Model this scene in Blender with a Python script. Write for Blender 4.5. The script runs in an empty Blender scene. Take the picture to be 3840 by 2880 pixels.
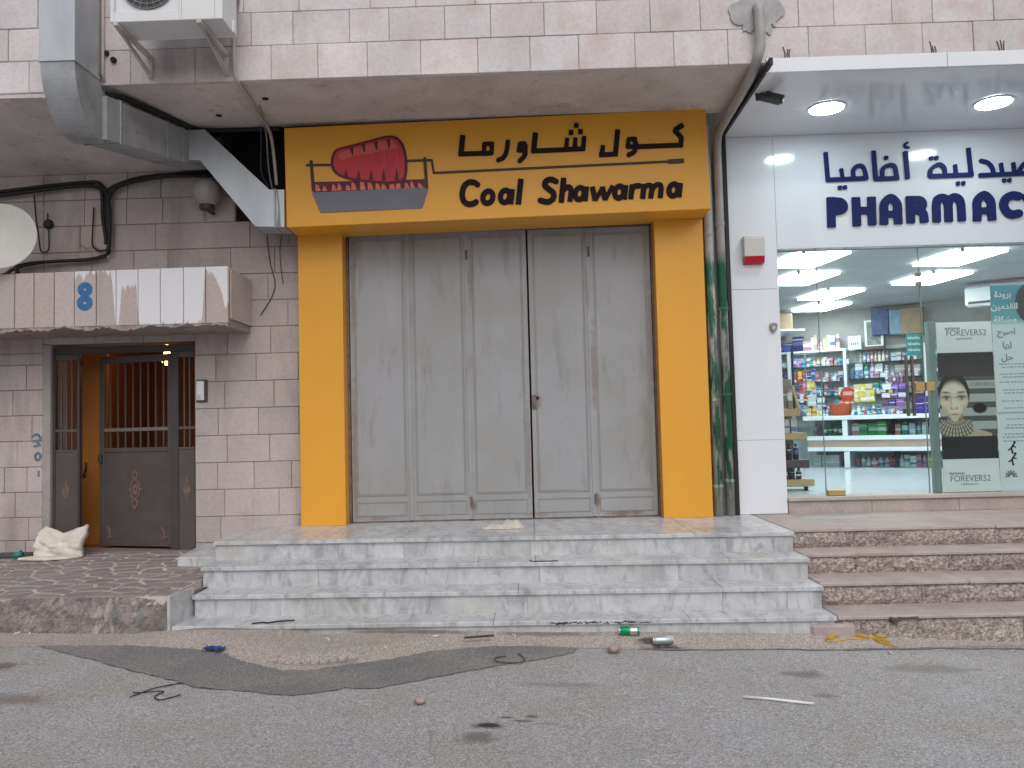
import bpy, bmesh, math, random
import numpy as np
from math import radians, sin, cos, pi, atan2, hypot
from mathutils import Vector, Matrix

random.seed(7)
S = bpy.context.scene
COL = S.collection

# ------------------------------------------------------------------ camera, sky, sun, exposure
cam_data = bpy.data.cameras.new('camera')
cam = bpy.data.objects.new('camera', cam_data)
COL.objects.link(cam)
cam_data.sensor_width = 36.0
cam_data.lens = 36.0 * 3107 / 3840
cam_data.clip_start = 0.05
cam_data.clip_end = 600
cam.matrix_world = Matrix.Translation((0, 0, 1.54)) @ Matrix.Rotation(.02, 4, 'Z') @ Matrix.Rotation(pi / 2 + radians(3.0), 4, 'X') @ Matrix.Rotation(-.025, 4, 'Z')
S.camera = cam

SUN_EL, SUN_AZ = radians(46), radians(12)       # behind the camera, slightly to its right
world = bpy.data.worlds.new('World')
S.world = world
world.use_nodes = True
wn = world.node_tree
wn.nodes.clear()
sky = wn.nodes.new('ShaderNodeTexSky')
sky.sky_type = 'NISHITA'
sky.sun_disc = False
sky.sun_elevation = SUN_EL
sky.sun_rotation = pi - SUN_AZ
sky.air_density = 1.0
sky.dust_density = 4.0
hs = wn.nodes.new('ShaderNodeHueSaturation')    # an overcast sky is nearly grey
hs.inputs['Saturation'].default_value = 0.5
bg = wn.nodes.new('ShaderNodeBackground')
bg.inputs['Strength'].default_value = 0.10
wo = wn.nodes.new('ShaderNodeOutputWorld')
wn.links.new(sky.outputs[0], hs.inputs['Color'])
wn.links.new(hs.outputs[0], bg.inputs['Color'])
wn.links.new(bg.outputs[0], wo.inputs['Surface'])

sun_data = bpy.data.lights.new('sun', 'SUN')
sun_data.energy = 0.75
sun_data.angle = radians(70)
sun_data.color = (1.0, .97, .95)
sun = bpy.data.objects.new('sun', sun_data)
COL.objects.link(sun)
sd = Vector((sin(SUN_AZ) * cos(SUN_EL), -cos(SUN_AZ) * cos(SUN_EL), sin(SUN_EL)))
sun.rotation_euler = sd.to_track_quat('Z', 'Y').to_euler()
sun.location = (2, -8, 9)

S.view_settings.view_transform = 'Standard'
S.view_settings.look = 'None'
S.view_settings.gamma = 1
S.view_settings.use_curve_mapping = False
S.view_settings.exposure = 0.15
S.render.engine = 'CYCLES'
S.cycles.use_denoising = True
S.cycles.max_bounces = 8
S.cycles.transparent_max_bounces = 12

# ------------------------------------------------------------------ materials
class N:
    def __init__(self, name):
        self.m = bpy.data.materials.new(name)
        self.m.use_nodes = True
        self.t = self.m.node_tree
        self.t.nodes.clear()
        self.out = self.t.nodes.new('ShaderNodeOutputMaterial')
        self.geo = None
    def n(self, kind, **kw):
        nd = self.t.nodes.new(kind)
        for k, v in kw.items():
            setattr(nd, k, v)
        return nd
    def link(self, a, b):
        self.t.links.new(a, b)
    def put(self, sock, v):
        if isinstance(v, bpy.types.NodeSocket):
            self.link(v, sock)
        elif isinstance(v, (tuple, list)) and len(v) == 3 and sock.type == 'RGBA':
            sock.default_value = (*v, 1)
        else:
            sock.default_value = v
    def pos(self, scale=(1, 1, 1), rot=(0, 0, 0), off=None):
        if self.geo is None:
            self.geo = self.n('ShaderNodeNewGeometry')
        src = self.geo.outputs['Position']
        mp = self.n('ShaderNodeMapping')
        self.link(src, mp.inputs['Vector'])
        mp.inputs['Scale'].default_value = scale
        mp.inputs['Rotation'].default_value = rot
        if off is not None:
            self.put(mp.inputs['Location'], off)
        return mp.outputs[0]
    def noise(self, scale, detail=4, vec=None, rough=.55, dist=0):
        nd = self.n('ShaderNodeTexNoise')
        nd.inputs['Scale'].default_value = scale
        nd.inputs['Detail'].default_value = detail
        nd.inputs['Roughness'].default_value = rough
        nd.inputs['Distortion'].default_value = dist
        self.link(vec if vec is not None else self.pos(), nd.inputs['Vector'])
        return nd.outputs['Fac']
    def voro(self, scale, vec=None, feature='F1', out='Distance'):
        nd = self.n('ShaderNodeTexVoronoi', feature=feature)
        nd.inputs['Scale'].default_value = scale
        self.link(vec if vec is not None else self.pos(), nd.inputs['Vector'])
        return nd.outputs[out]
    def ramp(self, fac, stops):
        nd = self.n('ShaderNodeValToRGB')
        self.link(fac, nd.inputs[0])
        el = nd.color_ramp.elements
        while len(el) < len(stops):
            el.new(.5)
        for e, (p, c) in zip(el, stops):
            e.position = p
            e.color = (c, c, c, 1) if not isinstance(c, (tuple, list)) else (*c, 1)
        return nd.outputs[0]
    def mix(self, fac, a, b, mode='MIX'):
        nd = self.n('ShaderNodeMix', data_type='RGBA', blend_type=mode)
        self.put(nd.inputs[0], fac)
        self.put(nd.inputs[6], a)
        self.put(nd.inputs[7], b)
        return nd.outputs[2]
    def math(self, op, a, b=0.0, c=None, clamp=False):
        nd = self.n('ShaderNodeMath', operation=op, use_clamp=clamp)
        self.put(nd.inputs[0], a)
        self.put(nd.inputs[1], b)
        if c is not None:
            self.put(nd.inputs[2], c)
        return nd.outputs[0]
    def xyz(self):
        if self.geo is None:
            self.geo = self.n('ShaderNodeNewGeometry')
        nd = self.n('ShaderNodeSeparateXYZ')
        self.link(self.geo.outputs['Position'], nd.inputs[0])
        return nd.outputs
    def rnd(self):
        return self.n('ShaderNodeObjectInfo').outputs['Random']
    def maprange(self, v, a, b, c, d):
        nd = self.n('ShaderNodeMapRange')
        self.put(nd.inputs[0], v)
        for i, q in enumerate((a, b, c, d)):
            nd.inputs[i + 1].default_value = q
        return nd.outputs[0]
    def bsdf(self, col, rough=.7, metal=0, spec=.4, bump=None, bstr=.3, bdist=.004, coat=0):
        p = self.n('ShaderNodeBsdfPrincipled')
        self.put(p.inputs['Base Color'], col)
        self.put(p.inputs['Roughness'], rough)
        self.put(p.inputs['Metallic'], metal)
        p.inputs['Specular IOR Level'].default_value = spec
        if coat:
            p.inputs['Coat Weight'].default_value = coat
            p.inputs['Coat Roughness'].default_value = .08
        if bump is not None:
            b = self.n('ShaderNodeBump')
            b.inputs['Strength'].default_value = bstr
            b.inputs['Distance'].default_value = bdist
            self.link(bump, b.inputs['Height'])
            self.link(b.outputs[0], p.inputs['Normal'])
        self.link(p.outputs[0], self.out.inputs[0])
        return self.m

def sc(c, f):
    return tuple(min(1, x * f) for x in c)

def simple(name, col, rough=.6, metal=0, spec=.4, var=.15, vs=5, bump=0, bs=80, dirt=None, dirtc=(.08, .06, .05), streak=False):
    k = N(name)
    nz = k.noise(vs, 5, k.pos((1, 1, .25)) if streak else None)
    c = k.mix(k.ramp(nz, [(.3, 0), (.7, 1)]), sc(col, 1 - var), sc(col, 1 + var))
    if dirt:
        dz = k.noise(vs * 2.3, 6, k.pos((1, 1, .3)) if streak else None, .65)
        c = k.mix(k.ramp(dz, [(dirt, 0), (min(1, dirt + .18), .85)]), c, dirtc)
    return k.bsdf(c, rough, metal, spec, k.noise(bs, 4) if bump else None, bump)

def emis(name, col, strength):
    k = N(name)
    e = k.n('ShaderNodeEmission')
    e.inputs[0].default_value = (*col, 1)
    e.inputs[1].default_value = strength
    k.link(e.outputs[0], k.out.inputs[0])
    return k.m

def stone_mat(name, a, b, c, grime=.35, wet=False):
    k = N(name)
    base = k.ramp(k.rnd(), [(0, a), (.35, b), (.65, a), (1, c)])
    tone = k.ramp(k.noise(1.3, 4, k.pos((1, 1, 1))), [(.3, .84), (.7, 1.08)])
    col = k.mix(1, base, tone, 'MULTIPLY')
    ob = k.n('ShaderNodeObjectInfo').outputs['Random']
    col = k.mix(1, col, k.maprange(k.math('FRACT', k.math('MULTIPLY', ob, 17.3)), 0, 1, .92, 1.06), 'MULTIPLY')
    pit = k.ramp(k.noise(38, 5, None, .7), [(.35, .88), (.55, 1.0), (.75, 1.04)])
    col = k.mix(1, col, pit, 'MULTIPLY')
    pk = k.ramp(k.noise(4.5, 3), [(.5, 0), (.75, .5)])
    col = k.mix(pk, col, (.52, .41, .375), 'MIX')
    st = k.ramp(k.noise(3.2, 6, k.pos((1, 1, .16)), .62), [(.52, 0), (.74, grime)])
    col = k.mix(st, col, (.16, .13, .12))
    if wet:
        x, y, z = k.xyz()
        mk = k.math('MULTIPLY', k.ramp(k.maprange(x, -3.3, -2.3, 0, 1), [(.1, 0), (.3, 1), (.78, 1), (.9, 0)]), k.ramp(k.maprange(z, 4.4, 5.0, 0, 1), [(.15, .35), (.4, 1), (.75, .8)]))
        mk = k.math('MULTIPLY', mk, k.ramp(k.noise(3.5, 6, k.pos((1.5, 1, .4)), .65), [(.3, .3), (.6, .85)]))
        col = k.mix(mk, col, (.27, .23, .22))
    h = k.math('ADD', k.noise(120, 4), k.math('MULTIPLY', k.noise(22, 5), 1.6))
    return k.bsdf(col, .82, 0, .25, h, .35, .004)

def marble_mat(name):
    k = N(name)
    off = k.n('ShaderNodeCombineXYZ')
    r = k.rnd()
    k.link(k.math('MULTIPLY', r, 37.0), off.inputs[0])
    k.link(k.math('MULTIPLY', r, 23.0), off.inputs[2])
    v = k.pos((1.0, .6, .8), (0, radians(34), 0), off.outputs[0])
    soft = k.ramp(k.noise(2.4, 7, v, .6, 1.2), [(.3, (.40, .415, .445)), (.52, (.54, .555, .59)), (.8, (.61, .62, .65))])
    w = k.n('ShaderNodeTexWave', wave_type='BANDS', bands_direction='X')
    k.link(v, w.inputs['Vector'])
    w.inputs['Scale'].default_value = 2.1
    w.inputs['Distortion'].default_value = 9
    w.inputs['Detail'].default_value = 5
    w.inputs['Detail Scale'].default_value = 1.6
    w.inputs['Detail Roughness'].default_value = .62
    vein = k.ramp(w.outputs['Fac'], [(.0, .6), (.16, .3), (.42, 0)])
    patch = k.ramp(k.noise(1.7, 3, v), [(.42, 0), (.6, 1)])
    vein = k.math('MULTIPLY', k.math('MULTIPLY', vein, patch), .62)
    col = k.mix(vein, soft, (.30, .315, .34))
    fine = k.ramp(k.noise(9, 7, k.pos((1, .5, .35), (0, radians(30), 0), off.outputs[0]), .7, 1.5), [(.36, .58), (.5, .98), (1, 1.05)])
    col = k.mix(.8, col, fine, 'MULTIPLY')
    yel = k.ramp(k.noise(1.9, 4, k.pos(off=off.outputs[0])), [(.5, 0), (.72, .4)])
    col = k.mix(yel, col, (.47, .46, .36))
    dirt = k.ramp(k.noise(5.5, 6, k.pos((1, 1, 1)), .7), [(.52, 0), (.75, .45)])
    col = k.mix(dirt, col, (.27, .255, .245))
    rough = k.ramp(k.noise(7, 5), [(.3, .22), (.7, .42)])
    return k.bsdf(col, rough, 0, .5)

def asphalt_mat(name, a, b, dusty=.5, spots=(), dustcol=(.22, .19, .175)):
    k = N(name)
    big = k.ramp(k.noise(.55, 5, None, .6), [(.3, 0), (.7, 1)])
    col = k.mix(big, a, b)
    tint = k.ramp(k.noise(1.7, 4), [(.4, 0), (.68, .5)])
    col = k.mix(tint, col, (.31, .30, .245))
    tint2 = k.ramp(k.noise(2.3, 4, k.pos(off=(9, 3, 0))), [(.5, 0), (.75, dusty)])
    col = k.mix(tint2, col, dustcol)
    grain = k.ramp(k.noise(95, 3, None, .8), [(.28, .36), (.5, 1), (.72, 1.75)])
    col = k.mix(.95, col, grain, 'MULTIPLY')
    ag = k.ramp(k.voro(70, None, 'F1', 'Color'), [(.1, .75), (.9, 1.25)])
    col = k.mix(.6, col, ag, 'MULTIPLY')
    cv = k.n('ShaderNodeTexVoronoi', feature='DISTANCE_TO_EDGE')
    cv.inputs['Scale'].default_value = .85
    dn = k.n('ShaderNodeTexNoise')
    dn.inputs['Scale'].default_value = 3.0
    dn.inputs['Detail'].default_value = 6
    k.link(k.pos(), dn.inputs['Vector'])
    ad = k.n('ShaderNodeVectorMath', operation='MULTIPLY_ADD')
    k.link(dn.outputs['Color'], ad.inputs[0])
    ad.inputs[1].default_value = (.35, .35, 0)
    k.link(k.geo.outputs['Position'], ad.inputs[2])
    k.link(ad.outputs[0], cv.inputs['Vector'])
    ck = k.math('MULTIPLY', k.ramp(cv.outputs['Distance'], [(0, .4), (.005, 0)]), k.ramp(k.noise(.9, 3, k.pos(off=(5, 2, 0))), [(.58, 0), (.64, 1)]))
    col = k.mix(ck, col, (.06, .055, .052))
    wob = k.noise(9, 4)
    for (x, y, rx, ry, c, s) in spots:
        nd = k.n('ShaderNodeVectorMath', operation='SUBTRACT')
        k.link(k.geo.outputs['Position'], nd.inputs[0])
        nd.inputs[1].default_value = (x, y, 0)
        ml = k.n('ShaderNodeVectorMath', operation='MULTIPLY')
        k.link(nd.outputs[0], ml.inputs[0])
        ml.inputs[1].default_value = (1 / rx, 1 / ry, 0)
        ln = k.n('ShaderNodeVectorMath', operation='LENGTH')
        k.link(ml.outputs[0], ln.inputs[0])
        d = k.math('ADD', ln.outputs['Value'], k.math('MULTIPLY_ADD', wob, 1.6, -.8))
        col = k.mix(k.ramp(d, [(.45, s), (1.0, 0)]), col, c)
    h = k.math('ADD', k.noise(110, 3, None, .7), k.math('MULTIPLY', k.voro(75), 1.0))
    return k.bsdf(col, .88, 0, .3, h, .55, .006)

def concrete_mat(name, col, blot=(.10, .085, .08), s=.5, scale=2.2, pinkish=None, bump=.3):
    k = N(name)
    c = k.mix(k.ramp(k.noise(scale, 6, None, .62), [(.3, 0), (.7, 1)]), sc(col, .8), sc(col, 1.12))
    if pinkish:
        c = k.mix(k.ramp(k.noise(1.3, 3), [(.45, 0), (.65, .7)]), c, pinkish)
    c = k.mix(k.ramp(k.noise(scale * 2.6, 6, k.pos(off=(3, 1, 8)), .7), [(.56, 0), (.78, s)]), c, blot)
    c = k.mix(.7, c, k.ramp(k.noise(60, 4, None, .7), [(.3, .8), (.7, 1.15)]), 'MULTIPLY')
    return k.bsdf(c, .9, 0, .2, k.noise(70, 5, None, .65), bump, .006)

def glass_mat(name, tint=(.9, .97, .95), refl=.06):
    k = N(name)
    t = k.n('ShaderNodeBsdfTransparent')
    t.inputs[0].default_value = (*tint, 1)
    g = k.n('ShaderNodeBsdfGlossy')
    g.inputs['Roughness'].default_value = .02
    fr = k.n('ShaderNodeFresnel')
    fr.inputs['IOR'].default_value = 1.45
    f = k.math('MULTIPLY', fr.outputs[0], refl / .034, clamp=True)
    mx = k.n('ShaderNodeMixShader')
    k.link(f, mx.inputs[0])
    k.link(t.outputs[0], mx.inputs[1])
    k.link(g.outputs[0], mx.inputs[2])
    k.link(mx.outputs[0], k.out.inputs[0])
    return k.m

def obcol_mat(name, rough=.4):
    k = N(name)
    oi = k.n('ShaderNodeObjectInfo')
    c = oi.outputs['Color']
    tc = k.n('ShaderNodeTexCoord')
    sp = k.n('ShaderNodeSeparateXYZ')
    k.link(tc.outputs['Object'], sp.inputs[0])
    r = oi.outputs['Random']
    r2 = k.math('FRACT', k.math('MULTIPLY', r, 13.7))
    d = k.math('ABSOLUTE', k.math('SUBTRACT', sp.outputs[2], k.math('MULTIPLY_ADD', r, .35, .25)))
    band = k.math('LESS_THAN', d, k.math('MULTIPLY_ADD', r2, .16, .03))
    tint = k.mix(k.math('GREATER_THAN', k.math('FRACT', k.math('MULTIPLY', r, 41.3)), .45), (.10, .13, .28), (.72, .76, .78))
    c = k.mix(k.math('MULTIPLY', band, .85), c, tint)
    d2 = k.math('ABSOLUTE', k.math('SUBTRACT', sp.outputs[2], k.math('MULTIPLY_ADD', r2, .3, .6)))
    c = k.mix(k.math('MULTIPLY', k.math('LESS_THAN', d2, .035), .8), c, (.6, .55, .5))
    c = k.mix(.8, c, k.ramp(k.noise(60, 3, k.pos((1, 1, 2.5))), [(.35, .6), (.65, 1.35)]), 'MULTIPLY')
    return k.bsdf(c, rough, 0, .4)

def vcol_mat(name, rough=.5):
    k = N(name)
    a = k.n('ShaderNodeAttribute', attribute_name='print')
    return k.bsdf(a.outputs['Color'], rough, 0, .3)

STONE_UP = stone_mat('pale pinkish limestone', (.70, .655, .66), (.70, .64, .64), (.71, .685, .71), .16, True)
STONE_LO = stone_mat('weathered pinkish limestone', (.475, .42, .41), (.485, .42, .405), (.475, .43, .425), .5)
MORTAR = concrete_mat('grey mortar', (.41, .365, .355), s=.3)
SOFFIT = concrete_mat('stained concrete soffit', (.64, .585, .57), s=.6, scale=1.9)
PLASTER = concrete_mat('grey jamb plaster', (.36, .335, .335), s=.3)
SHADEBLACK = simple('near black painted shade', (.02, .017, .016), .95, var=.3)  # near-black colour stands in for the shade inside recess and holes
MARBLE = marble_mat('veined white marble')
STEPTOP = concrete_mat('worn pinkish step stone', (.43, .37, .355), (.21, .175, .165), .5, 4.5, (.43, .385, .36), .6)
def speckled():
    k = N('rough hammered step stone')
    c = k.mix(k.ramp(k.noise(2.0, 5), [(.35, 0), (.65, 1)]), (.33, .28, .265), (.41, .36, .335))
    c = k.mix(1, c, k.ramp(k.noise(42, 4, k.pos((1, 1, 1.3)), .7), [(.32, .35), (.5, .95), (.66, 1.65)]), 'MULTIPLY')
    c = k.mix(k.ramp(k.noise(3.5, 6, k.pos(off=(2, 0, 5)), .7), [(.58, 0), (.75, .6)]), c, (.15, .125, .12))
    return k.bsdf(c, .92, 0, .2, k.noise(45, 5, None, .7), 1.0, .012)
STEPROUGH = speckled()
ROUGHWALL = concrete_mat('battered concrete kerb', (.27, .235, .23), (.11, .09, .085), .6, 3.5, (.33, .28, .26), .7)
SPOTS = [(-.26, 4.36, .10, .055, (.03, .026, .025), .95), (-.17, 4.48, .05, .02, (.05, .045, .04), .8), (-.08, 4.43, .07, .025, (.05, .045, .04), .7),
         (-.03, 4.5, .05, .03, (.06, .04, .035), .7), (-.30, 4.18, .13, .09, (.13, .10, .10), .7), (1.68, 5.3, .17, .09, (.13, .13, .11), .7),
         (1.66, 4.88, .09, .06, (.14, .14, .11), .7), (2.5, 5.45, .35, .12, (.17, .17, .14), .5), (-3.5, 5.3, .25, .12, (.11, .085, .075), .7), (-3.0, 4.7, .35, .15, (.17, .135, .125), .6), (.15, 5.05, .3, .06, (.18, .18, .16), .5)]
ASPHALT = asphalt_mat('worn grey asphalt', (.335, .33, .345), (.39, .385, .40), .5, SPOTS, (.33, .29, .275))
PATCH = asphalt_mat('dark asphalt patch', (.165, .16, .17), (.215, .205, .21), .2, (), (.2, .18, .17))
APRON = asphalt_mat('dusty pinkish concrete apron', (.36, .325, .305), (.41, .37, .35), .6, [(.90, 5.83, .17, .12, (.05, .04, .038), .95), (.80, 5.97, .12, .06, (.07, .055, .05), .9), (-.9, 6.08, .6, .06, (.15, .125, .115), .7), (.1, 6.09, .5, .05, (.16, .13, .115), .7), (-2.2, 6.16, .6, .06, (.15, .12, .11), .6)], (.42, .345, .32))
YELLOW = simple('yellow cladding paint', (.73, .35, .036), .38, var=.05, vs=1.6, streak=True)
YELLOW2 = YELLOW
BLACKPAINT = simple('black lettering', (.016, .009, .011), .6, 0, .12, var=.1)
GALV = simple('galvanised sheet', (.44, .47, .50), .42, .55, .5, var=.16, vs=4, streak=True)
GALVOLD = simple('dull galvanised sheet', (.33, .345, .36), .55, .35, .5, var=.2, vs=5, dirt=.6, dirtc=(.2, .16, .15))
ACWHITE = simple('off white painted metal', (.68, .70, .72), .4, var=.04)
DARKGREY = simple('dark grey metal', (.06, .06, .065), .5)
STEELWIRE = simple('grey wire', (.33, .33, .34), .45, .5)
BEIGEPIPE = simple('beige pipe', (.47, .41, .39), .6, var=.1)
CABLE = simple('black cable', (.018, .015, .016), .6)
DISHMAT = simple('pale dish', (.52, .51, .49), .5, var=.08)
GLOBE = simple('dusty lamp glass', (.33, .30, .29), .3, var=.1)
BROWN = simple('dark brown door paint', (.085, .07, .067), .5, var=.12, vs=6, dirt=.66, dirtc=(.16, .10, .08))
BROWNDARK = simple('dark frame paint', (.055, .046, .045), .5)
RUSTORN = simple('rusty ornament', (.16, .10, .085), .7, var=.3, vs=30)
WOODOR = simple('orange varnished wood', (.50, .21, .045), .5, var=.18, vs=4, streak=True, dirt=.68, dirtc=(.09, .03, .01))
HALL = simple('hall brown wall', (.30, .14, .08), .8, var=.2, vs=2)
RED = simple('red lens', (.5, .01, .03), .25, var=.05)
WHITEPANEL = simple('white composite panel', (.72, .755, .81), .12, 0, .5, var=.03, vs=2.2, streak=True)
NAVY = simple('navy lettering', (.012, .022, .11), .5, 0, .15, var=.1)
BLACKTRIM = simple('black rubber trim', (.012, .012, .014), .5)
PVC = simple('grey drain pipe', (.40, .39, .38), .5, var=.12, dirt=.62, dirtc=(.2, .17, .15))
GREENPIPE = None
PHFLOOR = simple('pale glossy floor', (.55, .62, .66), .18, var=.05)
PHWALL = simple('pharmacy wall', (.36, .365, .35), .7, var=.08)
PHCEIL = simple('pharmacy ceiling', (.36, .385, .395), .7, var=.1, vs=2)
PHWHITE = simple('white shelf laminate', (.70, .78, .80), .35, var=.03)
PHWOOD = simple('beige laminate', (.42, .32, .26), .5, var=.06)
LIGHTWOOD = simple('pale plywood', (.40, .29, .15), .5, var=.12, vs=8)
BRASS = simple('worn brass patch fitting', (.42, .30, .12), .45, .3, var=.15, vs=9)
STEEL = simple('brown steel bar', (.20, .17, .155), .3, .7)
GLASS = glass_mat('shop glass', (.95, .985, .98), .02)
GLASSEDGE = simple('green glass edge', (.20, .27, .255), .25, var=.1)
CABGLASS = glass_mat('counter glass', (.90, .96, .955), .03)
ITEM = obcol_mat('product packaging')
PRINT = vcol_mat('printed sheet')
INKGREY = simple('grey print ink', (.18, .20, .20), .6)
INKBLUE = simple('blue grey print ink', (.20, .26, .34), .6)
INKWHITE = simple('white print ink', (.75, .82, .82), .6)
ORANGE = simple('orange basket', (.48, .09, .03), .45, var=.06)
LIGHTPANEL = emis('lit ceiling panel', (.90, .97, 1.0), 17.0)
DOWNLIGHT = emis('lit downlight', (.84, .97, 1.0), 36.0)
HALLLAMP = emis('warm lamp', (1.0, .42, .08), 15.0)
CLOTH = simple('dirty white sacking', (.62, .58, .52), .9, var=.14, vs=9, dirt=.7, dirtc=(.30, .2, .12), bump=.9, bs=28)

def shutter_mat():
    k = N('weathered grey shutter paint')
    c = k.mix(k.ramp(k.noise(1.6, 4), [(.35, 0), (.65, 1)]), (.30, .305, .30), (.335, .34, .37))
    sm = k.ramp(k.noise(4.6, 5, k.pos((1.6, 1, .42)), .6), [(.56, 0), (.72, .55)])
    c = k.mix(sm, c, (.20, .20, .18))
    lt = k.ramp(k.noise(3.1, 5, k.pos((1.4, 1, .3), off=(4, 0, 2)), .6), [(.58, 0), (.78, .4)])
    c = k.mix(lt, c, (.42, .42, .44))
    rs = k.ramp(k.noise(6.5, 6, k.pos((1.3, 1, .5), off=(1, 7, 3)), .7), [(.66, 0), (.8, .6)])
    c = k.mix(rs, c, (.22, .145, .125))
    wob = k.noise(14, 5)
    for (x, z, rx, rz, st) in ((.95, .665, .26, .035, .8), (.06, 1.79, .06, .10, .75), (-.58, .76, .035, .10, .8), (.665, .79, .035, .11, .8), (-1.765, 1.2, .035, .9, .45), (-1.76, 2.9, .04, .5, .45), (-.02, 1.3, .03, .6, .45), (.66, 2.1, .035, .6, .45), (-.56, 3.1, .04, .25, .5), (.05, .67, .2, .03, .5), (1.24, 2.4, .03, .8, .4), (-1.5, .66, .25, .025, .5)):
        nd = k.n('ShaderNodeVectorMath', operation='SUBTRACT')
        k.link(k.geo.outputs['Position'], nd.inputs[0])
        nd.inputs[1].default_value = (x, 0, z)
        ml = k.n('ShaderNodeVectorMath', operation='MULTIPLY')
        k.link(nd.outputs[0], ml.inputs[0])
        ml.inputs[1].default_value = (1 / rx, 0, 1 / rz)
        ln = k.n('ShaderNodeVectorMath', operation='LENGTH')
        k.link(ml.outputs[0], ln.inputs[0])
        d = k.math('ADD', ln.outputs['Value'], k.math('MULTIPLY_ADD', wob, 2.0, -1.0))
        c = k.mix(k.ramp(d, [(.35, st), (1.0, 0)]), c, (.19, .115, .09))
    return k.bsdf(c, .55, 0, .35, k.noise(30, 4), .08)
SHUTTER = shutter_mat()
RUSTFRAME = simple('rusty frame', (.17, .13, .12), .75, var=.3, vs=12, dirt=.5, dirtc=(.10, .045, .03))
GREYLINE = simple('grey moulding', (.29, .285, .28), .55, var=.15, dirt=.6, dirtc=(.16, .11, .1))

def greenpipe():
    k = N('green stained drain pipe')
    m = k.ramp(k.noise(3.4, 5, k.pos((3, 3, .55)), .6), [(.44, 0), (.52, 1)])
    z = k.xyz()[2]
    m = k.math('MULTIPLY', m, k.ramp(k.maprange(z, 0, 5, 0, 1), [(.14, .25), (.2, 1), (.62, 1), (.655, 0)]))
    c = k.mix(k.noise(8, 4), (.30, .285, .275), (.46, .45, .44))
    c = k.mix(m, c, k.mix(k.noise(14, 4), (.012, .075, .045), (.03, .15, .09)))
    return k.bsdf(c, .5, 0, .4)
GREENPIPE = greenpipe()

def canopy_stone():
    k = N('canopy stone with white paint runs')
    base = k.ramp(k.rnd(), [(0, (.47, .39, .37)), (.5, (.44, .385, .365)), (1, (.49, .42, .415))])
    base = k.mix(.8, base, k.ramp(k.noise(45, 4, None, .7), [(.3, .85), (.7, 1.12)]), 'MULTIPLY')
    x, y, z = k.xyz()
    ux = k.maprange(x, -4.30, -2.78, 0, 1)
    reach = k.ramp(ux, [(0, 0), (.05, .14), (.14, .10), (.18, .05), (.262, .05), (.268, .2), (.29, .95), (.30, 1), (.31, .95), (.33, .3), (.42, .3), (.432, 1), (.80, 1), (.83, .92), (.85, .06), (.92, .2), (.97, .7), (1, .6)][:18])
    jag = k.noise(1, 3, k.pos((26, 0, 1.2)), .6)
    lim = k.math('ADD', reach, k.math('MULTIPLY_ADD', jag, .5, -.25))
    dep = k.maprange(z, 3.13, 2.58, 0, 1)
    mask = k.ramp(k.math('SUBTRACT', lim, dep), [(.48, 0), (.52, 1)])
    mask = k.ramp(k.maprange(k.math('SUBTRACT', lim, dep), -.03, .03, 0, 1), [(0, 0), (1, 1)])
    mask = k.math('MULTIPLY', mask, k.ramp(ux, [(.02, 0), (.04, 1)]))
    c = k.mix(mask, base, (.70, .70, .735))
    return k.bsdf(c, .7, 0, .3, k.noise(90, 4), .25)
CANSTONE = canopy_stone()

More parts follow.
